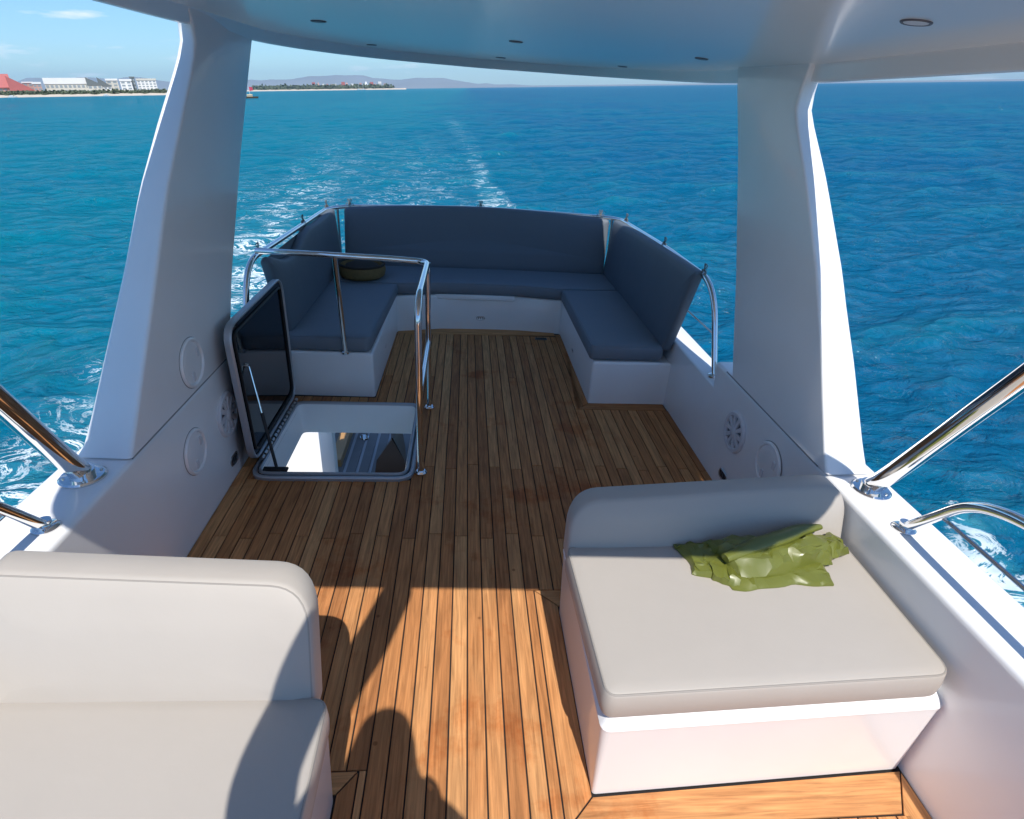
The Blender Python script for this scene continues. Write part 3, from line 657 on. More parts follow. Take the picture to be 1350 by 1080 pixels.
P = rpoly([(3.52, .33), (5.22, .375), (5.20, .862), (4.72, .85), (4.36, .862), (4.22, .845), (3.95, .765), (3.70, .785), (3.46, .865), (3.40, .85)], [.03, .02, .02, .2, .03, .06, .15, .15, .02, .02], 5)
backrest(Fleft, P, 'sagging slate backrest cushion tied along the left side rail', [((-1.165, 3.42, .90), (-1, 0, 0)), ((-1.165, 4.42, .885), (-1, 0, 0)), ((-1.165, 5.2, .875), (-1, 0, 0))])

# basket on the left corner
bk = thing('basket', (-.835, 4.80, .405), 'round straw basket on the left rear corner of the aft seat', 'basket')
bm = NB(); loft(bm, circ(-.835, 4.80, .19, 32), [(.035, .405), (.010, .425), (0, .465), (.008, .505), (.016, .512), (.022, .505), (.03, .44), (.05, .425)]); obj('bowl', bm, BASKM, bk)
bm = NB(); tube(bm, [(-.835 + .178 * math.cos(k * math.tau / 32), 4.80 + .178 * math.sin(k * math.tau / 32), .511) for k in range(32)], .011, 6, closed=True); obj('rim', bm, DARKIN, bk)
bm = NB(); loft(bm, circ(-.835, 4.80, .15, 24), [(0, .43), (.02, .50), (.08, .525)]); obj('cloth', bm, DARKIN, bk)

# ================================================================== RAILS
RT = .0165
gr = thing('guard_rail', (.1, 5.0, .40), 'chrome guard rail round the aft bench with the backrests tied to it', 'guard rail')
path = smoothpath([(1.395, 2.86, .44), (1.365, 3.05, .915), (1.362, 3.9, .918), (1.355, 5.22, .88), (1.2, 5.36, .872), (.13, 5.445, .885), (-1.0, 5.36, .862), (-1.165, 5.2, .858), (-1.165, 4.4, .872), (-1.165, 3.20, .895), (-1.165, 2.98, .42)], [.20, .1, .16, .14, .3, .14, .16, .1, .17], 8)
bm = NB(); tube(bm, path, RT, 14); obj('top_rail', bm, CHROME, gr)
for (x, y) in ((1.36, 4.2), (1.30, 5.30), (.13, 5.43), (-1.10, 5.30), (-1.165, 4.3)):
    bm = NB(); tube(bm, [(x, y, .40), (x, y, .88)], .013, 10); obj('post', bm, CHROME, gr)
for (x, y, z) in ((1.395, 2.86, .447), (-1.195, 2.98, .44)):
    bm = NB(); loft(bm, circ(x, y, .038, 20), [(0, z - .005), (.0, z + .006), (.012, z + .014)]); obj('flange', bm, CHROME, gr)
bm = NB(); tube(bm, [(1.385, 2.93, .655), (1.36, 4.2, .655)], .005, 8); obj('guard_wire', bm, CHROME2, gr)
bm = NB(); tube(bm, [(-1.165, 3.02, .66), (-1.165, 4.3, .66)], .005, 8); obj('guard_wire', bm, CHROME2, gr)

hr = thing('hatch_rail', (-.207, 2.9, 0), 'chrome hand rail round the open hatch with upright posts', 'hand rail')
bm = NB(); tube(bm, smoothpath([(-.207, 2.54, .0), (-.207, 2.535, .86), (-.207, 2.62, .925), (-.207, 3.27, .918), (-.40, 3.30, .92), (-1.155, 3.34, .925)], [.12, .12, .07, .06], 8), .0168, 16); obj('top_rail', bm, CHROME, hr)
bm = NB(); tube(bm, [(-.207, 3.268, 0), (-.207, 3.262, .915)], .016, 12); obj('post', bm, CHROME, hr)
bm = NB(); tube(bm, [(-.73, 3.425, .30), (-.725, 3.318, .918)], .016, 12); obj('post', bm, CHROME, hr)
bm = NB(); tube(bm, [(-.207, 2.548, .445), (-.207, 3.262, .445)], .0155, 12); obj('mid_rail', bm, CHROME, hr)
for (x, y, z, r) in ((-.207, 2.54, 0, .031), (-.207, 3.268, 0, .031), (-.73, 3.425, .294, .028)):
    bm = NB(); loft(bm, circ(x, y, r, 20), [(0, z - .001), (.0, z + .010), (.008, z + .018)]); obj('flange', bm, CHROME, hr)

def support_tube(p0, p1, top, r, label):      # leans forward, then in under the hardtop edge
    p0, p1, top = Vector(p0), Vector(p1), Vector(top); t = thing('support_tube', p0, label, 'support tube', 'thick chrome tubes carrying the hardtop')
    bm = NB(); tube(bm, catmull([p0 + Vector((0, .02, -.02)), p0 + (p1 - p0) * .12 + Vector((0, -.006, .012)), p0 + (p1 - p0) * .5 + Vector((0, -.01, .012)), p1, top], 6), r, 22); obj('tube', bm, CHROME, t)
    bm = NB(); loft(bm, circ(p0.x, p0.y, r * 2.1, 28), [(0, .571), (0, .577), (.006, .582), (r * .95, .584), (r * .9, .602)]); obj('flange', bm, CHROME, t)
    for k in range(4):
        a = .6 + k * math.tau / 4
        bm = NB(); loft(bm, circ(p0.x + math.cos(a) * r * 1.6, p0.y + math.sin(a) * r * 1.6, .006, 10), [(0, .580), (.002, .587)]); obj('screw', bm, CHROME2, t)
support_tube((1.462, 1.615, .578), (1.455, 1.18, 1.37), (1.36, .90, 1.90), .0315, 'thick chrome roof support tube rising at the right edge above the near bench')
support_tube((-1.222, 1.655, .578), (-1.222, 1.24, 1.37), (-1.14, .95, 1.95), .0325, 'thick chrome roof support tube rising at the left edge of the deck')
def side_rail(s, x, y0, label):
    t = thing('side_rail', (x, y0, .575), label, 'side rail', 'chrome hand rails along the forward side walls')
    bm = NB(); tube(bm, smoothpath([(x, y0, .575), (x, y0 - .165, .80), (x, y0 - .32, .858), (x, -1.4, .86)], [.12, .16], 8), .0165, 14); obj('top_rail', bm, CHROME, t)
    bm = NB(); tube(bm, [(x, y0 - .085, .702), (x, -1.4, .704)], .0065, 10); obj('mid_rail', bm, CHROME, t)
    bm = NB(); loft(bm, circ(x, y0, .036, 22), [(0, .571), (0, .577), (.006, .582), (.018, .585), (.017, .60)]); obj('flange', bm, CHROME, t)
    for y in (-.2, -1.35):
        bm = NB(); tube(bm, [(x, y, .575), (x, y, .86)], .0135, 10); obj('post', bm, CHROME, t)
side_rail(1, 1.436, 1.40, 'chrome side rail curving up from the right wall beside the near bench')
side_rail(-1, -1.182, 1.40, 'chrome side rail starting on the sunlit left wall top')

# ================================================================== DECK HATCH
hx = thing('deck_hatch', (-.64, 2.88, 0), 'open deck hatch with a smoked lid folded up against the left wall', 'hatch')
bm = NB(); ring(bm, BL, [(0, -.004), (0, .014), (.006, .020), (.018, .020), (.021, .012), (.028, .012), (.031, .026), (.040, .028), (.046, .022), (.046, -.004)]); obj('frame', bm, ALU, hx)
bm = NB(); ring(bm, inset(BL, .0235), [(0, .010), (0, .017), (.003, .017), (.003, .010)]); obj('gasket', bm, BLACK, hx)
WELL = inset(BL, .045)
bm = NB(); ring(bm, WELL, [(0, .02), (0, -.175), (.012, -.175), (.012, -.16), (.004, .015)]); obj('well_liner', bm, WHITE, hx)
# lid: plane x = const, hinged on the outboard side
LIDP = rpoly([(2.535, .045), (3.33, .045), (3.365, .785), (2.515, .775)], .10, 7)
def Flid(u, v, w): return Vector((-1.055 + w - .012 * v, u, v))
bm = NB(); ring(bm, LIDP, [(0, -.004), (0, .020), (.005, .027), (.011, .027), (.016, .020), (.016, -.004)], Flid); lidf = obj('lid_frame', bm, ALU, hx)
bm = NB(); loft(bm, inset(LIDP, .0155), [(0, .000), (0, .015), (.003, .0175)], Flid); obj('lid_panel', bm, SMOKE, hx)
bm = NB(); tube(bm, [Flid(p.x, p.y, .022) for p in inset(LIDP, .05)], .007, 8, closed=True); obj('lid_seal', bm, BLACK, hx)
bm = NB()
for k in range(16):
    y = 2.60 + k * .043
    tube(bm, [(-1.018, y, .040), (-1.018, y + .030, .040)], .010 if k % 2 else .008, 8)
obj('hinge', bm, CHROME2, hx)
A = Vector((-1.03, 2.66, .53)); Bp = Vector((-.93, 2.535, .03)); Mp = A.lerp(Bp, .52)
bm = NB(); tube(bm, [A, Mp], .005, 8); gs = obj('gas_strut', bm, CHROME, hx)
bm = NB(); tube(bm, [A.lerp(Bp, .45), Bp], .0085, 8); obj('cylinder', bm, BLACK, gs)
bm = NB(); box(bm, (-.99, 2.505, .022), (-.87, 2.535, .036), .003); obj('strut_bracket', bm, BLACK, hx)
bm = NB(); loft(bm, circ(0, 0, .011, 12), [(0, 0), (.002, .012)], frame_map((-1.045, 2.655, .535), (0, 1, 0), (0, 0, 1), (1, 0, 0))); obj('strut_stud', bm, CHROME2, hx)

# ================================================================== NEAR BENCHES
rb = thing('near_bench', (.85, 1.27, 0), 'white bench base under the beige pad on the right', 'bench', 'white bench bases nearest the camera')
P = rpoly([(.387, .930), (1.338, .970), (1.338, 1.615), (.387, 1.615)], [.012, .012, 0, .02], 4)
bm = NB(); loft(bm, P, [(.0, .001), (-.012, .286), (-.015, .304), (-.012, .310), (.010, .343), (.018, .347)]); obj('bench_base', bm, WHITE, rb)
P = rpoly([(.368, .918), (1.325, .958), (1.328, 1.50), (.350, 1.47)], [.035, .05, .02, .03], 6)
c = puff(P, .348, .440, r=.010, crown=.004, m=FABN); tag(c, 'beige seat cushion on the right near bench with an olive bag on it', 'cushion', 'beige seat cushions on the near benches'); seam(P, .004, .4365, PIPE, c, r=.003); seam(P, .004, .356, PIPE, c, r=.003)
def Frb(u, v, w):   # leaning aft, bellied out a little at the bottom
    return Vector((u, 1.468 + .035 * (u - .37) + .42 * (v - .42) + w - .012 * math.sin(min(1, max(0, (v - .36) / .28)) * math.pi), v + .02 * (u - .37)))
P = rpoly([(.352, .37), (1.325, .36), (1.332, .602), (.365, .577)], [.03, .02, .09, .12], 8)
bm = NB(); r = .012; T = .085
crowned(bm, P, [(r, T), (r * .3, T - r * .3), (0, T - r), (0, r), (r * .3, r * .3), (r, 0)], Frb, -.008)
c = obj('backrest_cushion', bm, FABN, smooth=50); tag(c, 'beige backrest on the right near bench, mostly in roof shade', 'cushion', 'beige backrests of the near benches')

lb = thing('near_bench', (-.72, .4, 0), 'white bench base under the left near pads', 'bench', 'white bench bases nearest the camera')
P = rpoly([(-1.118, .05), (-.335, .05), (-.333, .952), (-1.118, .952)], [0, .012, .02, 0], 4)
bm = NB(); loft(bm, P, [(.0, .001), (-.012, .286), (-.015, .304), (-.012, .310), (.010, .343), (.018, .347)]); obj('bench_base', bm, WHITE, lb)
P = rpoly([(-1.105, .06), (-.295, .06), (-.305, .935), (-1.105, .955)], [.02, .05, .035, .02], 6)
c = puff(P, .348, .440, r=.010, crown=.004, m=FABN); tag(c, 'beige seat cushion on the left near bench crossed by a dark shadow', 'cushion', 'beige seat cushions on the near benches'); seam(P, .004, .4365, PIPE, c, r=.003)
def Flb(u, v, w): return Vector((u, .935 + .02 * (-.3 - u) + .50 * (v - .42) + w - .016 * math.sin(min(1, max(0, (v - .36) / .34)) * math.pi), v - .02 * (u + .35)))
P = rpoly([(-1.10, .37), (-.335, .37), (-.352, .678), (-1.10, .688)], [.02, .03, .10, .04], 8)
bm = NB(); crowned(bm, P, [(r, T), (r * .3, T - r * .3), (0, T - r), (0, r), (r * .3, r * .3), (r, 0)], Flb, -.008)
c = obj('backrest_cushion', bm, FABN, smooth=50); tag(c, 'sunlit beige backrest on the left near bench', 'cushion', 'beige backrests of the near benches')
bm = NB(); tube(bm, [Flb(p.x, p.y, .004) for p in inset(P, .008)], .003, 6, closed=True); obj('piping', bm, PIPE, c)

# ------------------------------------------------------------------ crumpled olive bag
def crumple(x, y, s, seed):
    """sharp folds: facets between random crease lines"""
    d, _ = noise.voronoi(Vector((x * s + seed, y * s * 1.25 - seed, seed)))
    e, _ = noise.voronoi(Vector((x * s * 2.3 - seed, y * s * 2.1 + seed, seed + 3)))
    return 1.5 * min(.8, d[1] - d[0]) + .5 * min(.8, e[1] - e[0]) + .5 * noise.noise(Vector((x * 7, y * 7, seed))) - .55
def sheet(corners, seed, z0, amp, nx=20, ny=11, lift=None, wob=.012):
    """a folded layer of crumpled plastic: facets between random creases over a closed underside"""
    rng = random.Random(int(seed * 10)); bm = NB(); g = []
    c00, c10, c11, c01 = [Vector((*c, 0)) for c in corners]
    for j in range(ny + 1):
        row = []
        for i in range(nx + 1):
            inn = 0 < i < nx and 0 < j < ny
            u, v = i / nx, j / ny
            if inn: u += rng.uniform(-.42, .42) / nx; v += rng.uniform(-.42, .42) / ny
            p = (c00 * (1 - u) + c10 * u) * (1 - v) + (c01 * (1 - u) + c11 * u) * v
            q = p.copy()
            p.x += wob * 2 * noise.noise(Vector((q.y * 14 + seed, u * 5, 0))); p.y += wob * 2 * noise.noise(Vector((q.x * 11, v * 5, seed)))
            e = min(i, nx - i, j, ny - j); ed = (0, .72, 1)[min(e, 2)]
            z = z0 + .004 + ed * (lift(u, v) if lift else .02) + amp * ed * (.5 + .5 * crumple(p.x, p.y, 8, seed)) + (rng.uniform(-.3, .3) * amp if inn else 0)
            row.append(bm.verts.new((p.x, p.y, z)))
        g.append(row)
    for j in range(ny):
        for i in range(nx):
            a, b, c, d = g[j][i], g[j][i + 1], g[j + 1][i + 1], g[j + 1][i]
            if rng.random() < .5: bm.faces.new((a, b, c)); bm.faces.new((a, c, d))
            else: bm.faces.new((a, b, d)); bm.faces.new((b, c, d))
    rim = [g[0][i] for i in range(nx + 1)] + [g[j][nx] for j in range(1, ny + 1)] + [g[ny][i] for i in range(nx - 1, -1, -1)] + [g[j][0] for j in range(ny - 1, 0, -1)]
    low = [bm.verts.new(Vector((v.co.x, v.co.y, z0))) for v in rim]
    for i in range(len(rim)):
        k = (i + 1) % len(rim); bm.faces.new((rim[i], low[i], low[k], rim[k]))
    bm.faces.new(low)
    return bm
bag = thing('plastic_bag', (1.0, 1.38, .447), 'crumpled olive green plastic bag lying on the right near seat', 'bag')
obj('lower_layer', sheet([(.835, 1.262), (1.165, 1.285), (1.20, 1.40), (.735, 1.47)], 2.3, .443, .012, lift=lambda u, v: .006 + .012 * v), BAGM, bag, smooth=33)
obj('side_layer', sheet([(.735, 1.335), (.86, 1.262), (.92, 1.46), (.715, 1.475)], 5.1, .444, .012, nx=14, lift=lambda u, v: .010 + .012 * u), BAGM, bag, smooth=33)
obj('upper_layer', sheet([(.865, 1.305), (1.20, 1.352), (1.275, 1.475), (.80, 1.47)], 8.7, .458, .020, lift=lambda u, v: .018 + .022 * math.sin(math.pi * min(1, v * 1.1))), BAGM, bag, smooth=33)
obj('folded_corner', sheet([(1.13, 1.37), (1.285, 1.40), (1.300, 1.485), (1.14, 1.495)], 3.9, .462, .018, nx=13, ny=8, lift=lambda u, v: .02), BAGM, bag, smooth=33)
bm = NB(); pth = catmull([(.83, 1.345, .50), (.93, 1.385, .512), (1.05, 1.425, .520), (1.13, 1.458, .523), (1.215, 1.482, .516)], 7)
tube(bm, pth, [.010 + .018 * math.sin(math.pi * (.12 + .85 * k / (len(pth) - 1))) for k in range(len(pth))], 14)
for v in bm.verts:
    v.co += Vector((0, 0, .004 * crumple(v.co.x, v.co.y, 14, 6.1))); v.co.z = .50 + (v.co.z - .50) * .8
obj('rolled_edge', bm, BAGM, bag, smooth=33)

# ================================================================== THE PHOTOGRAPHER (stands at the camera; the shadow is in the picture)
SKIN = mat('skin', (.45, .27, .19), .5); SHIRT = mat('shirt', (.10, .12, .16), .8); SHORTS = mat('shorts', (.05, .06, .09), .8); HAIR = mat('hair', (.02, .015, .01), .7)
def skin_mesh(name, verts, edges, rads, m, parent, sub=2, root=0):
    me = bpy.data.meshes.new(name); o0 = ORG[parent]
    me.from_pydata([tuple(Vector(v) - o0) for v in verts], edges, [])
    o = bpy.data.objects.new(name, me); put(o, o0, parent, False); me.materials.append(m)
    md = o.modifiers.new('skin', 'SKIN'); md.use_smooth_shade = True
    for i, r in enumerate(rads):
        d = me.skin_vertices[0].data[i]; d.radius = r if isinstance(r, tuple) else (r, r); d.use_root = (i == root)
    s = o.modifiers.new('sub', 'SUBSURF'); s.levels = sub; s.render_levels = sub
    return o
per = thing('person', (-.12, -.16, 0), 'standing person whose head and raised arm shade the sunny planks and left pad', 'person')
V = [(-.12, -.16, .98), (-.12, -.15, 1.20), (-.12, -.14, 1.42), (-.115, -.13, 1.56), (-.11, -.12, 1.63), (-.107, -.105, 1.75), (-.107, -.10, 1.83),
     (-.30, -.13, 1.50), (-.33, -.06, 1.66), (-.285, .06, 1.80), (-.20, .22, 1.86), (-.115, .52, 1.872),
     (.07, -.15, 1.50), (.20, -.20, 1.28), (.20, -.16, 1.16), (.10, -.06, 1.26), (.03, -.03, 1.36),
     (-.22, -.16, .90), (-.23, -.13, .50), (-.23, -.18, .10), (-.235, -.08, .035), (-.02, -.16, .90), (-.01, -.13, .50), (-.01, -.18, .10), (-.005, -.08, .035)]
Ed = [(0, 1), (1, 2), (2, 3), (3, 4), (4, 5), (5, 6), (3, 7), (7, 8), (8, 9), (9, 10), (10, 11), (3, 12), (12, 13), (13, 14), (14, 15), (15, 16), (0, 17), (17, 18), (18, 19), (19, 20), (0, 21), (21, 22), (22, 23), (23, 24)]
Rd = [(.16, .11), (.15, .105), (.17, .115), (.15, .10), .088, (.072, .088), (.066, .08), .070, .074, .074, .072, .064, .062, .050, .046, .040, .028, .085, .058, .042, (.04, .032), .085, .058, .042, (.04, .032)]
skin_mesh('body', V, Ed, Rd, SHIRT, per)
def hand(wrist, fwd, nrm, parent):
    wrist, fwd, nrm = Vector(wrist), Vector(fwd).normalized(), Vector(nrm).normalized(); sd = fwd.cross(nrm)
    v = [wrist, wrist + fwd * .045, wrist + fwd * .085]; e = [(0, 1), (1, 2)]; rr = [(.026, .02), (.036, .016), (.038, .013)]
    for k, ln in enumerate((.062, .072, .067, .052)):
        s0 = wrist + fwd * .082 + sd * (.027 - k * .018); i = len(v)
        v += [s0, s0 + fwd * ln * .45 - nrm * .010, s0 + fwd * ln * .72 - nrm * .034, s0 + fwd * ln * .74 - nrm * .058]; e += [(2, i), (i, i + 1), (i + 1, i + 2), (i + 2, i + 3)]; rr += [.0095, .009, .0085, .0075]
    i = len(v); t0 = wrist + fwd * .03 + sd * .034
    v += [t0, t0 + fwd * .03 + sd * .018 - nrm * .015, t0 + fwd * .055 + sd * .012 - nrm * .035]; e += [(1, i), (i, i + 1), (i + 1, i + 2)]; rr += [.013, .011, .009]
    skin_mesh('hand', v, e, rr, SKIN, parent, 1)
hand((-.118, .50, 1.872), (.35, .75, .12), (-.1, -.5, .8), per)
hand((.03, -.03, 1.36), (-.35, .10, .7), (.6, -.6, .1), per)
bm = NB(); bmesh.ops.create_uvsphere(bm, u_segments=20, v_segments=14, radius=1)
for v in bm.verts:
    x, y, z = v.co; v.co = Vector((-.107 + x * .078, -.10 + y * .098 + (.012 if z < -.2 and y > .6 else 0), 1.785 + z * .118))
    if abs(x) < .25 and y > .9 and -.3 < z < .15: v.co.y += .022
hd = obj('head', bm, SKIN, per)
bm = NB(); prev = None
for (z, rx, ry, cx, cy) in ((1.912, .02, .02, -.107, -.11), (1.898, .055, .06, -.107, -.11), (1.86, .082, .088, -.108, -.115), (1.80, .098, .092, -.11, -.13), (1.72, .115, .085, -.118, -.145), (1.62, .150, .085, -.125, -.155), (1.53, .185, .088, -.13, -.16), (1.47, .19, .085, -.13, -.16)):
    cur = [bm.verts.new((cx + rx * math.cos(a), cy + ry * math.sin(a), z)) for a in [k * math.tau / 24 for k in range(24)]]
    if prev:
        for k in range(24): bm.faces.new((prev[k], prev[(k + 1) % 24], cur[(k + 1) % 24], cur[k]))
    else: bm.faces.new(cur)
    prev = cur
bm.faces.new(prev)
obj('hair', bm, HAIR, per, recalc=False)
for sx in (-1, 1):
    bm = NB(); bmesh.ops.create_uvsphere(bm, u_segments=10, v_segments=8, radius=1)
    for v in bm.verts: v.co = Vector((-.107 + sx * .080 + v.co.x * .010, -.095 + v.co.y * .02, 1.775 + v.co.z * .033))
    obj('ear', bm, SKIN, per)
    bm = NB(); bmesh.ops.create_uvsphere(bm, u_segments=10, v_segments=8, radius=.012)
    bmesh.ops.translate(bm, verts=bm.verts[:], vec=(-.107 + sx * .032, -.013, 1.79)); obj('eye', bm, PLAST, per)

# everything built so far in the boat frame takes the boat's heel
for o in BOATOBJ: o.matrix_basis = BOAT @ o.matrix_basis

# ================================================================== SHORE AND MOUNTAINS (world frame)
SAND = mat('sand', (.55, .48, .38), .9, var=.15, vscale=.05)
GREEN = mat('shore_scrub', (.085, .11, .06), .9, var=.5, vscale=.1)  # lightened green, distance haze put into the colour
RED = mat('red_roof', (.42, .12, .11), .7, var=.12, vscale=.1)
PINK = mat('pink_plaster', (.50, .30, .25), .8, var=.1, vscale=.1)
PWHITE = mat('white_plaster', (.72, .72, .70), .8, var=.06, vscale=.1)
CREAM = mat('cream_plaster', (.55, .53, .46), .8, var=.08, vscale=.1)
SLATE = mat('slate_roof', (.13, .15, .15), .7)
GLASSF = mat('far_window', (.26, .30, .32), .3)  # paler glass, haze over the far shore painted into it
ROCK = mat('mountain_rock', (.20, .21, .21), .95, var=.3, vscale=.0006)
def pol(az, d, z=0): a = math.radians(az); return Vector((d * math.sin(a), d * math.cos(a), z))
def azpx(px): return math.degrees(math.atan((px - 675) / 766.4 * .9155)) + 7.45 - .0  # picture column to bearing, fitted below
_T = [(-60, -36.3), (0, -33.94), (20, -33.10), (46, -31.99), (60, -31.38), (90, -30.03), (122, -28.55), (147, -27.36), (160, -26.73), (180, -25.74), (212, -24.12), (330, -17.73), (340, -17.16), (400, -13.65), (450, -10.62), (520, -6.24), (560, -3.6)]
def az(px): return lerp(_T, px)
R0 = 1200; MPP = R0 / 766.4 / 1.09          # metres per picture column at that range

def land(name, px0, px1, d0, d1, h, m, seg=60, rough=1.0, seed=1, base=-1):
    """a low strip of land following the coast"""
    bm = NB(); rows = []
    for k in range(seg + 1):
        a = az(px0) + (az(px1) - az(px0)) * k / seg
        dj = 30 * noise.noise(Vector((k * .35, seed, 0))) * rough; hh = h * (1 + .35 * noise.noise(Vector((k * .6, seed + 4, 0))))
        rows.append([bm.verts.new(pol(a, d0 + dj, base)), bm.verts.new(pol(a, d0 + dj + 14, .7)), bm.verts.new(pol(a, d0 + dj + 60, hh)), bm.verts.new(pol(a, d1, hh * 1.1)), bm.verts.new(pol(a, d1 + 30, base))])
    for a_, b_ in zip(rows, rows[1:]):
        for i in range(4): bm.faces.new((a_[i], a_[i + 1], b_[i + 1], b_[i]))
    return tag(obj(name, bm, m, boat=False, smooth=40), kind='structure')
land('beach', -60, 232, R0, R0 + 900, 3.2, SAND, seed=2)
land('far_beach', 322, 535, 4300, 6000, 7, SAND, seed=5)

def scrub(name, px0, px1, d0, d1, n, s0, s1, zb, seed):
    """a belt of bushes: many small leaf clumps"""
    rng = random.Random(seed); bm = NB()
    for k in range(n):
        c = pol(az(px0) + (az(px1) - az(px0)) * rng.random(), d0 + (d1 - d0) * rng.random(), zb); s = rng.uniform(s0, s1)
        for q in range(7):
            o = c + Vector((rng.gauss(0, s * .6), rng.gauss(0, s * .4), abs(rng.gauss(s * .55, s * .35))))
            ax = Vector((rng.gauss(0, 1), rng.gauss(0, 1), rng.gauss(0, 1))).normalized(); u = ax.orthogonal().normalized() * s * .5; v = ax.cross(u)
            vs = [bm.verts.new(o + u), bm.verts.new(o + v), bm.verts.new(o - u), bm.verts.new(o - v)]; tp = bm.verts.new(o + ax * s * .45)
            for i in range(4): bm.faces.new((vs[i], vs[(i + 1) % 4], tp))
    return tag(obj(name, bm, GREEN, boat=False, smooth=0, recalc=False), kind='stuff')
scrub('shore_bushes', -50, 218, R0 + 55, R0 + 110, 900, 2.2, 4.8, 2.2, 3)
scrub('far_shore_trees', 335, 515, 4380, 4600, 700, 9, 20, 5, 4)

def building(name, px0, px1, h0, h1, label, wallm, roofm, kind='flat', d=R0 + 150, depth=35, floors=3, grp=None, z0=2.5, cat='building'):
    a0, a1 = az(px0), az(px1); A_, B_ = pol(a0, d), pol(a1, d); Lx = (B_ - A_).length; ux = (B_ - A_).normalized(); uy = Vector((-ux.y, ux.x, 0))
    t = thing(name, (A_ + B_) / 2 + Vector((0, 0, z0)), label, cat, grp, boat=False)
    Fm = lambda u, v, w: A_ + ux * u + uy * v + Vector((0, 0, w))
    hw = h0
    bm = NB(); loft(bm, rect(0, 0, Lx, depth), [(0, z0 - 3), (0, hw)], Fm); obj('wall', bm, wallm, t, boat=False, smooth=0)
    bm = NB()
    if kind == 'flat':
        loft(bm, rect(-.8, -.8, Lx + .8, depth + .8), [(0, hw), (0, h1)], Fm)
    elif kind == 'hip':
        loft(bm, rect(-1.5, -1.5, Lx + 1.5, depth + 1.5), [(0, hw), (0, hw + .8), (min(Lx, depth) * .44, h1)], Fm)
    elif kind == 'gable':
        Fg = lambda u, v, w: Fm(w, u, v)
        loft(bm, [Vector(p) for p in [(-2, hw), (depth + 2, hw), (depth + 2, hw + 1), (depth / 2, h1), (-2, hw + 1)]], [(0, -1), (0, Lx + 1)], Fg)
    elif kind == 'shed':     # ridge at one end, falling along the front
        Fs = lambda u, v, w: Fm(u, w, v)
        loft(bm, [Vector(p) for p in [(0, hw), (Lx, hw), (Lx, hw + 1), (0, h1)]], [(0, -1), (0, depth)], Fs)
    obj('roof', bm, roofm, t, boat=False, smooth=0)
    n = max(2, int(Lx / 6)); fh = (hw - z0 - 1) / floors
    for f in range(floors):
        bm = NB()
        for k in range(n):
            x = (k + .5) * Lx / n; w = Lx / n * .3; zc = z0 + 1 + fh * (f + .5)
            Fw = lambda u, v, ww: Fm(u, -ww, v)
            loft(bm, rect(x - w, zc - fh * .27, x + w, zc + fh * .27), [(0, -.1), (0, .25)], Fw)
        tag(obj('window_row', bm, GLASSF, t, boat=False, smooth=0), kind='stuff')
    return t
building('hotel', -40, 19, 13, 33, 'broad red-roofed hotel at the far left end of the shore', PINK, RED, 'gable', floors=2)
building('hotel', 15, 47, 9, 30, 'sloping red-roofed hotel right of the broad red roof', PINK, RED, 'shed', d=R0 + 140, floors=2)
building('tower', 0, 6, 40, 46, 'small white pointed tower above the red roof', PWHITE, PWHITE, 'hip', d=R0 + 190, depth=10, cat='tower')
building('guest_house', 34, 48, 20, 22, 'pink building with a flat roof just behind the red slope', PINK, PWHITE, 'flat', d=R0 + 180)
building('guest_house', 47, 58, 18, 21, 'small pale pink house left of the long white hotel', PINK, PWHITE, 'flat', d=R0 + 130)
building('hotel', 63, 121, 18, 27, 'long white hotel with a broad white roof above its windows', CREAM, PWHITE, 'flat', d=R0 + 150, floors=2)
building('hotel', 118, 137, 16, 28, 'dark roofed hotel wing sloping down right of the long white hotel', CREAM, SLATE, 'shed', d=R0 + 145, floors=2)
building('hotel', 133, 149, 14, 28, 'second dark sloping hotel wing, right of the first', PWHITE, SLATE, 'shed', d=R0 + 165, floors=2)
building('apartment_block', 144, 159, 23, 26, 'cream block with a flat roof between the dark wing and a white block', CREAM, PWHITE, 'flat', d=R0 + 175, floors=4)
building('apartment_block', 162, 177, 22, 25, 'white block standing left of the dark slim tower', PWHITE, PWHITE, 'flat', d=R0 + 160, floors=4)
building('tower', 176, 182, 27, 29, 'slim dark tower between the two white blocks', SLATE, SLATE, 'flat', d=R0 + 170, depth=8, floors=4, cat='tower')
building('apartment_block', 184, 209, 24, 27, 'wide pale block at the right end of the near shore', PWHITE, CREAM, 'flat', d=R0 + 240, floors=5)
rg = random.Random(5)
ORD = [w + ' small house' + (' from the left' if i else '') for i, w in enumerate('leftmost second third fourth fifth sixth seventh eighth ninth tenth eleventh twelfth thirteenth fourteenth fifteenth sixteenth'.split())]
for k in range(16):
    px = 412 + k * 6.3 + rg.uniform(-1.5, 1.5); wpx = rg.uniform(2.2, 4.6)
    building('far_house', px, px + wpx, 22 + rg.uniform(0, 14), 34 + rg.uniform(0, 14), ORD[k] + ' on the distant spit of land', (PWHITE, PINK, CREAM)[k % 3], (RED, PINK, PWHITE)[k % 3], 'hip' if k % 2 else 'flat', d=4450 + rg.uniform(0, 200), depth=25, floors=2, grp='houses on the distant spit')

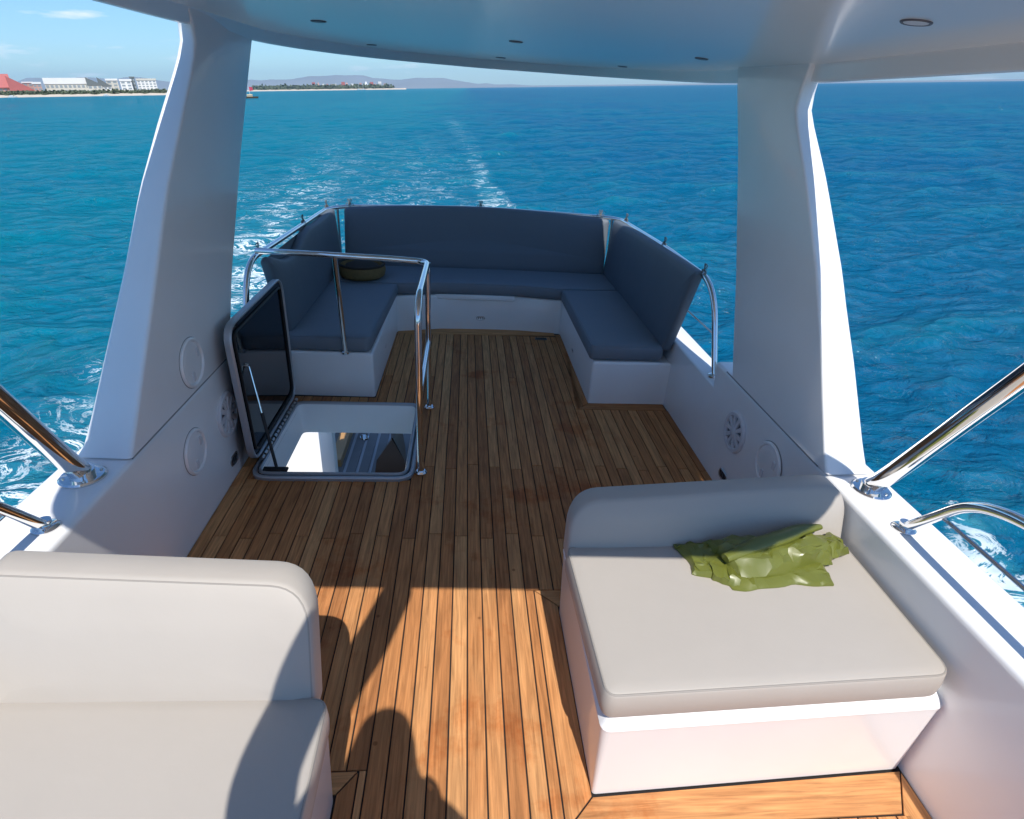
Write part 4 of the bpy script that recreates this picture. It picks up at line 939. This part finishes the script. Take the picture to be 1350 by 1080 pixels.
# boats off the beach
HULLW = mat('boat_white', (.75, .75, .73), .4); WOODB = mat('boat_wood', (.10, .06, .035), .6); YEL = mat('boat_cream', (.62, .50, .28), .5); REDF = mat('flag_red', (.5, .05, .09), .7)
def small_boat(c, Lb, ang, label, hm, cabm, mast=0, flag=False, grp=None, name='motor_boat'):
    t = thing(name, c, label, 'boat', grp, boat=False); ca, sa = math.cos(ang), math.sin(ang)
    Fm = lambda u, v, w: c + Vector((u * ca - v * sa, u * sa + v * ca, w))
    P = [Vector((p.x, p.y)) for p in catmull([(-Lb / 2, -Lb * .14, 0), (0, -Lb * .17, 0), (Lb * .3, -Lb * .12, 0), (Lb / 2, 0, 0), (Lb * .3, Lb * .12, 0), (0, Lb * .17, 0), (-Lb / 2, Lb * .14, 0)], 3)]
    bm = NB(); loft(bm, P, [(Lb * .04, -.4), (Lb * .01, Lb * .06), (-Lb * .005, Lb * .12), (Lb * .02, Lb * .12), (Lb * .025, Lb * .10)], Fm); obj('hull', bm, hm, t, boat=False)
    bm = NB(); loft(bm, rect(-Lb * .28, -Lb * .09, Lb * .12, Lb * .09, Lb * .03), [(0, Lb * .09), (0, Lb * .24), (Lb * .02, Lb * .26)], Fm); obj('cabin', bm, cabm, t, boat=False)
    bm = NB(); loft(bm, rect(-Lb * .285, -Lb * .095, Lb * .125, Lb * .095, Lb * .03), [(0, Lb * .16), (0, Lb * .205)], Fm); obj('window', bm, GLASSF, t, boat=False)
    if mast:
        bm = NB(); tube(bm, [Fm(-Lb * .05, 0, Lb * .2), Fm(-Lb * .05, 0, mast)], Lb * .012, 6); mo = obj('mast', bm, HULLW, t, boat=False)
        if flag:
            bm = NB(); loft(bm, [Vector(p) for p in [(-.05 * Lb, mast * .62), (.22 * Lb, mast * .68), (.20 * Lb, mast * .95), (-.05 * Lb, mast)]], [(0, -.05), (0, .05)], lambda u, v, w: Fm(u, w, v)); obj('flag', bm, REDF, mo, boat=False)
    return t
small_boat(pol(-17.75, 520), 10, .2, 'dark wooden boat with a cream bow and red flag beside the left pillar', WOODB, YEL, 7.5, True)
small_boat(pol(az(15), R0 - 60), 11, .3, 'white motor boat lying off the beach below the red roof', HULLW, HULLW)
small_boat(pol(az(139), R0 - 40), 10, -.2, 'white motor boat lying off the beach below the dark roofs', HULLW, HULLW)
for q, (px, lb_) in enumerate(((473, 'white sailing boat at the left of the pair off the distant spit'), (479, 'white sailing boat at the right of the pair off the distant spit'))):
    small_boat(pol(az(px), 4200), 26, .4, lb_, HULLW, HULLW, 34, False, None, 'sailing_boat')

def mountains():
    bm = NB(); rows = []; n = 150
    for k in range(n + 1):
        a = -60 + 110 * k / n; x = k * .16
        env = 1.0 if a < -8 else max(.12, 1 - (a + 8) / 16)
        h = (430 + 330 * noise.noise(Vector((x * 1.0, 2.2, 0))) + 170 * noise.noise(Vector((x * 2.7, 5, 0))) + 80 * noise.noise(Vector((x * 6.5, 1, 0)))) * env
        h = min(max(h * .72, 40), 600); d = 21000
        rows.append([bm.verts.new(pol(a, d - 1500, -1)), bm.verts.new(pol(a, d - 300 + 300 * noise.noise(Vector((x * 5, 9, 0))), h * .55)), bm.verts.new(pol(a, d + 900, h)), bm.verts.new(pol(a, d + 2600, -1))])
    for a_, b_ in zip(rows, rows[1:]):
        for i in range(3): bm.faces.new((a_[i], a_[i + 1], b_[i + 1], b_[i]))
    tag(obj('mountains', bm, ROCK, boat=False, smooth=60), kind='structure')
mountains()

# ================================================================== HAZE
def haze():
    m = bpy.data.materials.new('sea_air'); m.use_nodes = True; t = m.node_tree; t.nodes.clear()
    o = N(t, 'ShaderNodeOutputMaterial'); v = N(t, 'ShaderNodeVolumePrincipled')
    v.inputs['Color'].default_value = (.48, .74, 1.0, 1); v.inputs['Density'].default_value = 3.2e-5; v.inputs['Anisotropy'].default_value = 0
    t.links.new(v.outputs[0], o.inputs['Volume'])
    bm = NB(); box(bm, (-27000, -27000, -3), (27000, 27000, 640)); h = obj('haze', bm, m, boat=False, smooth=0); tag(h, kind='stuff')
if True: haze()
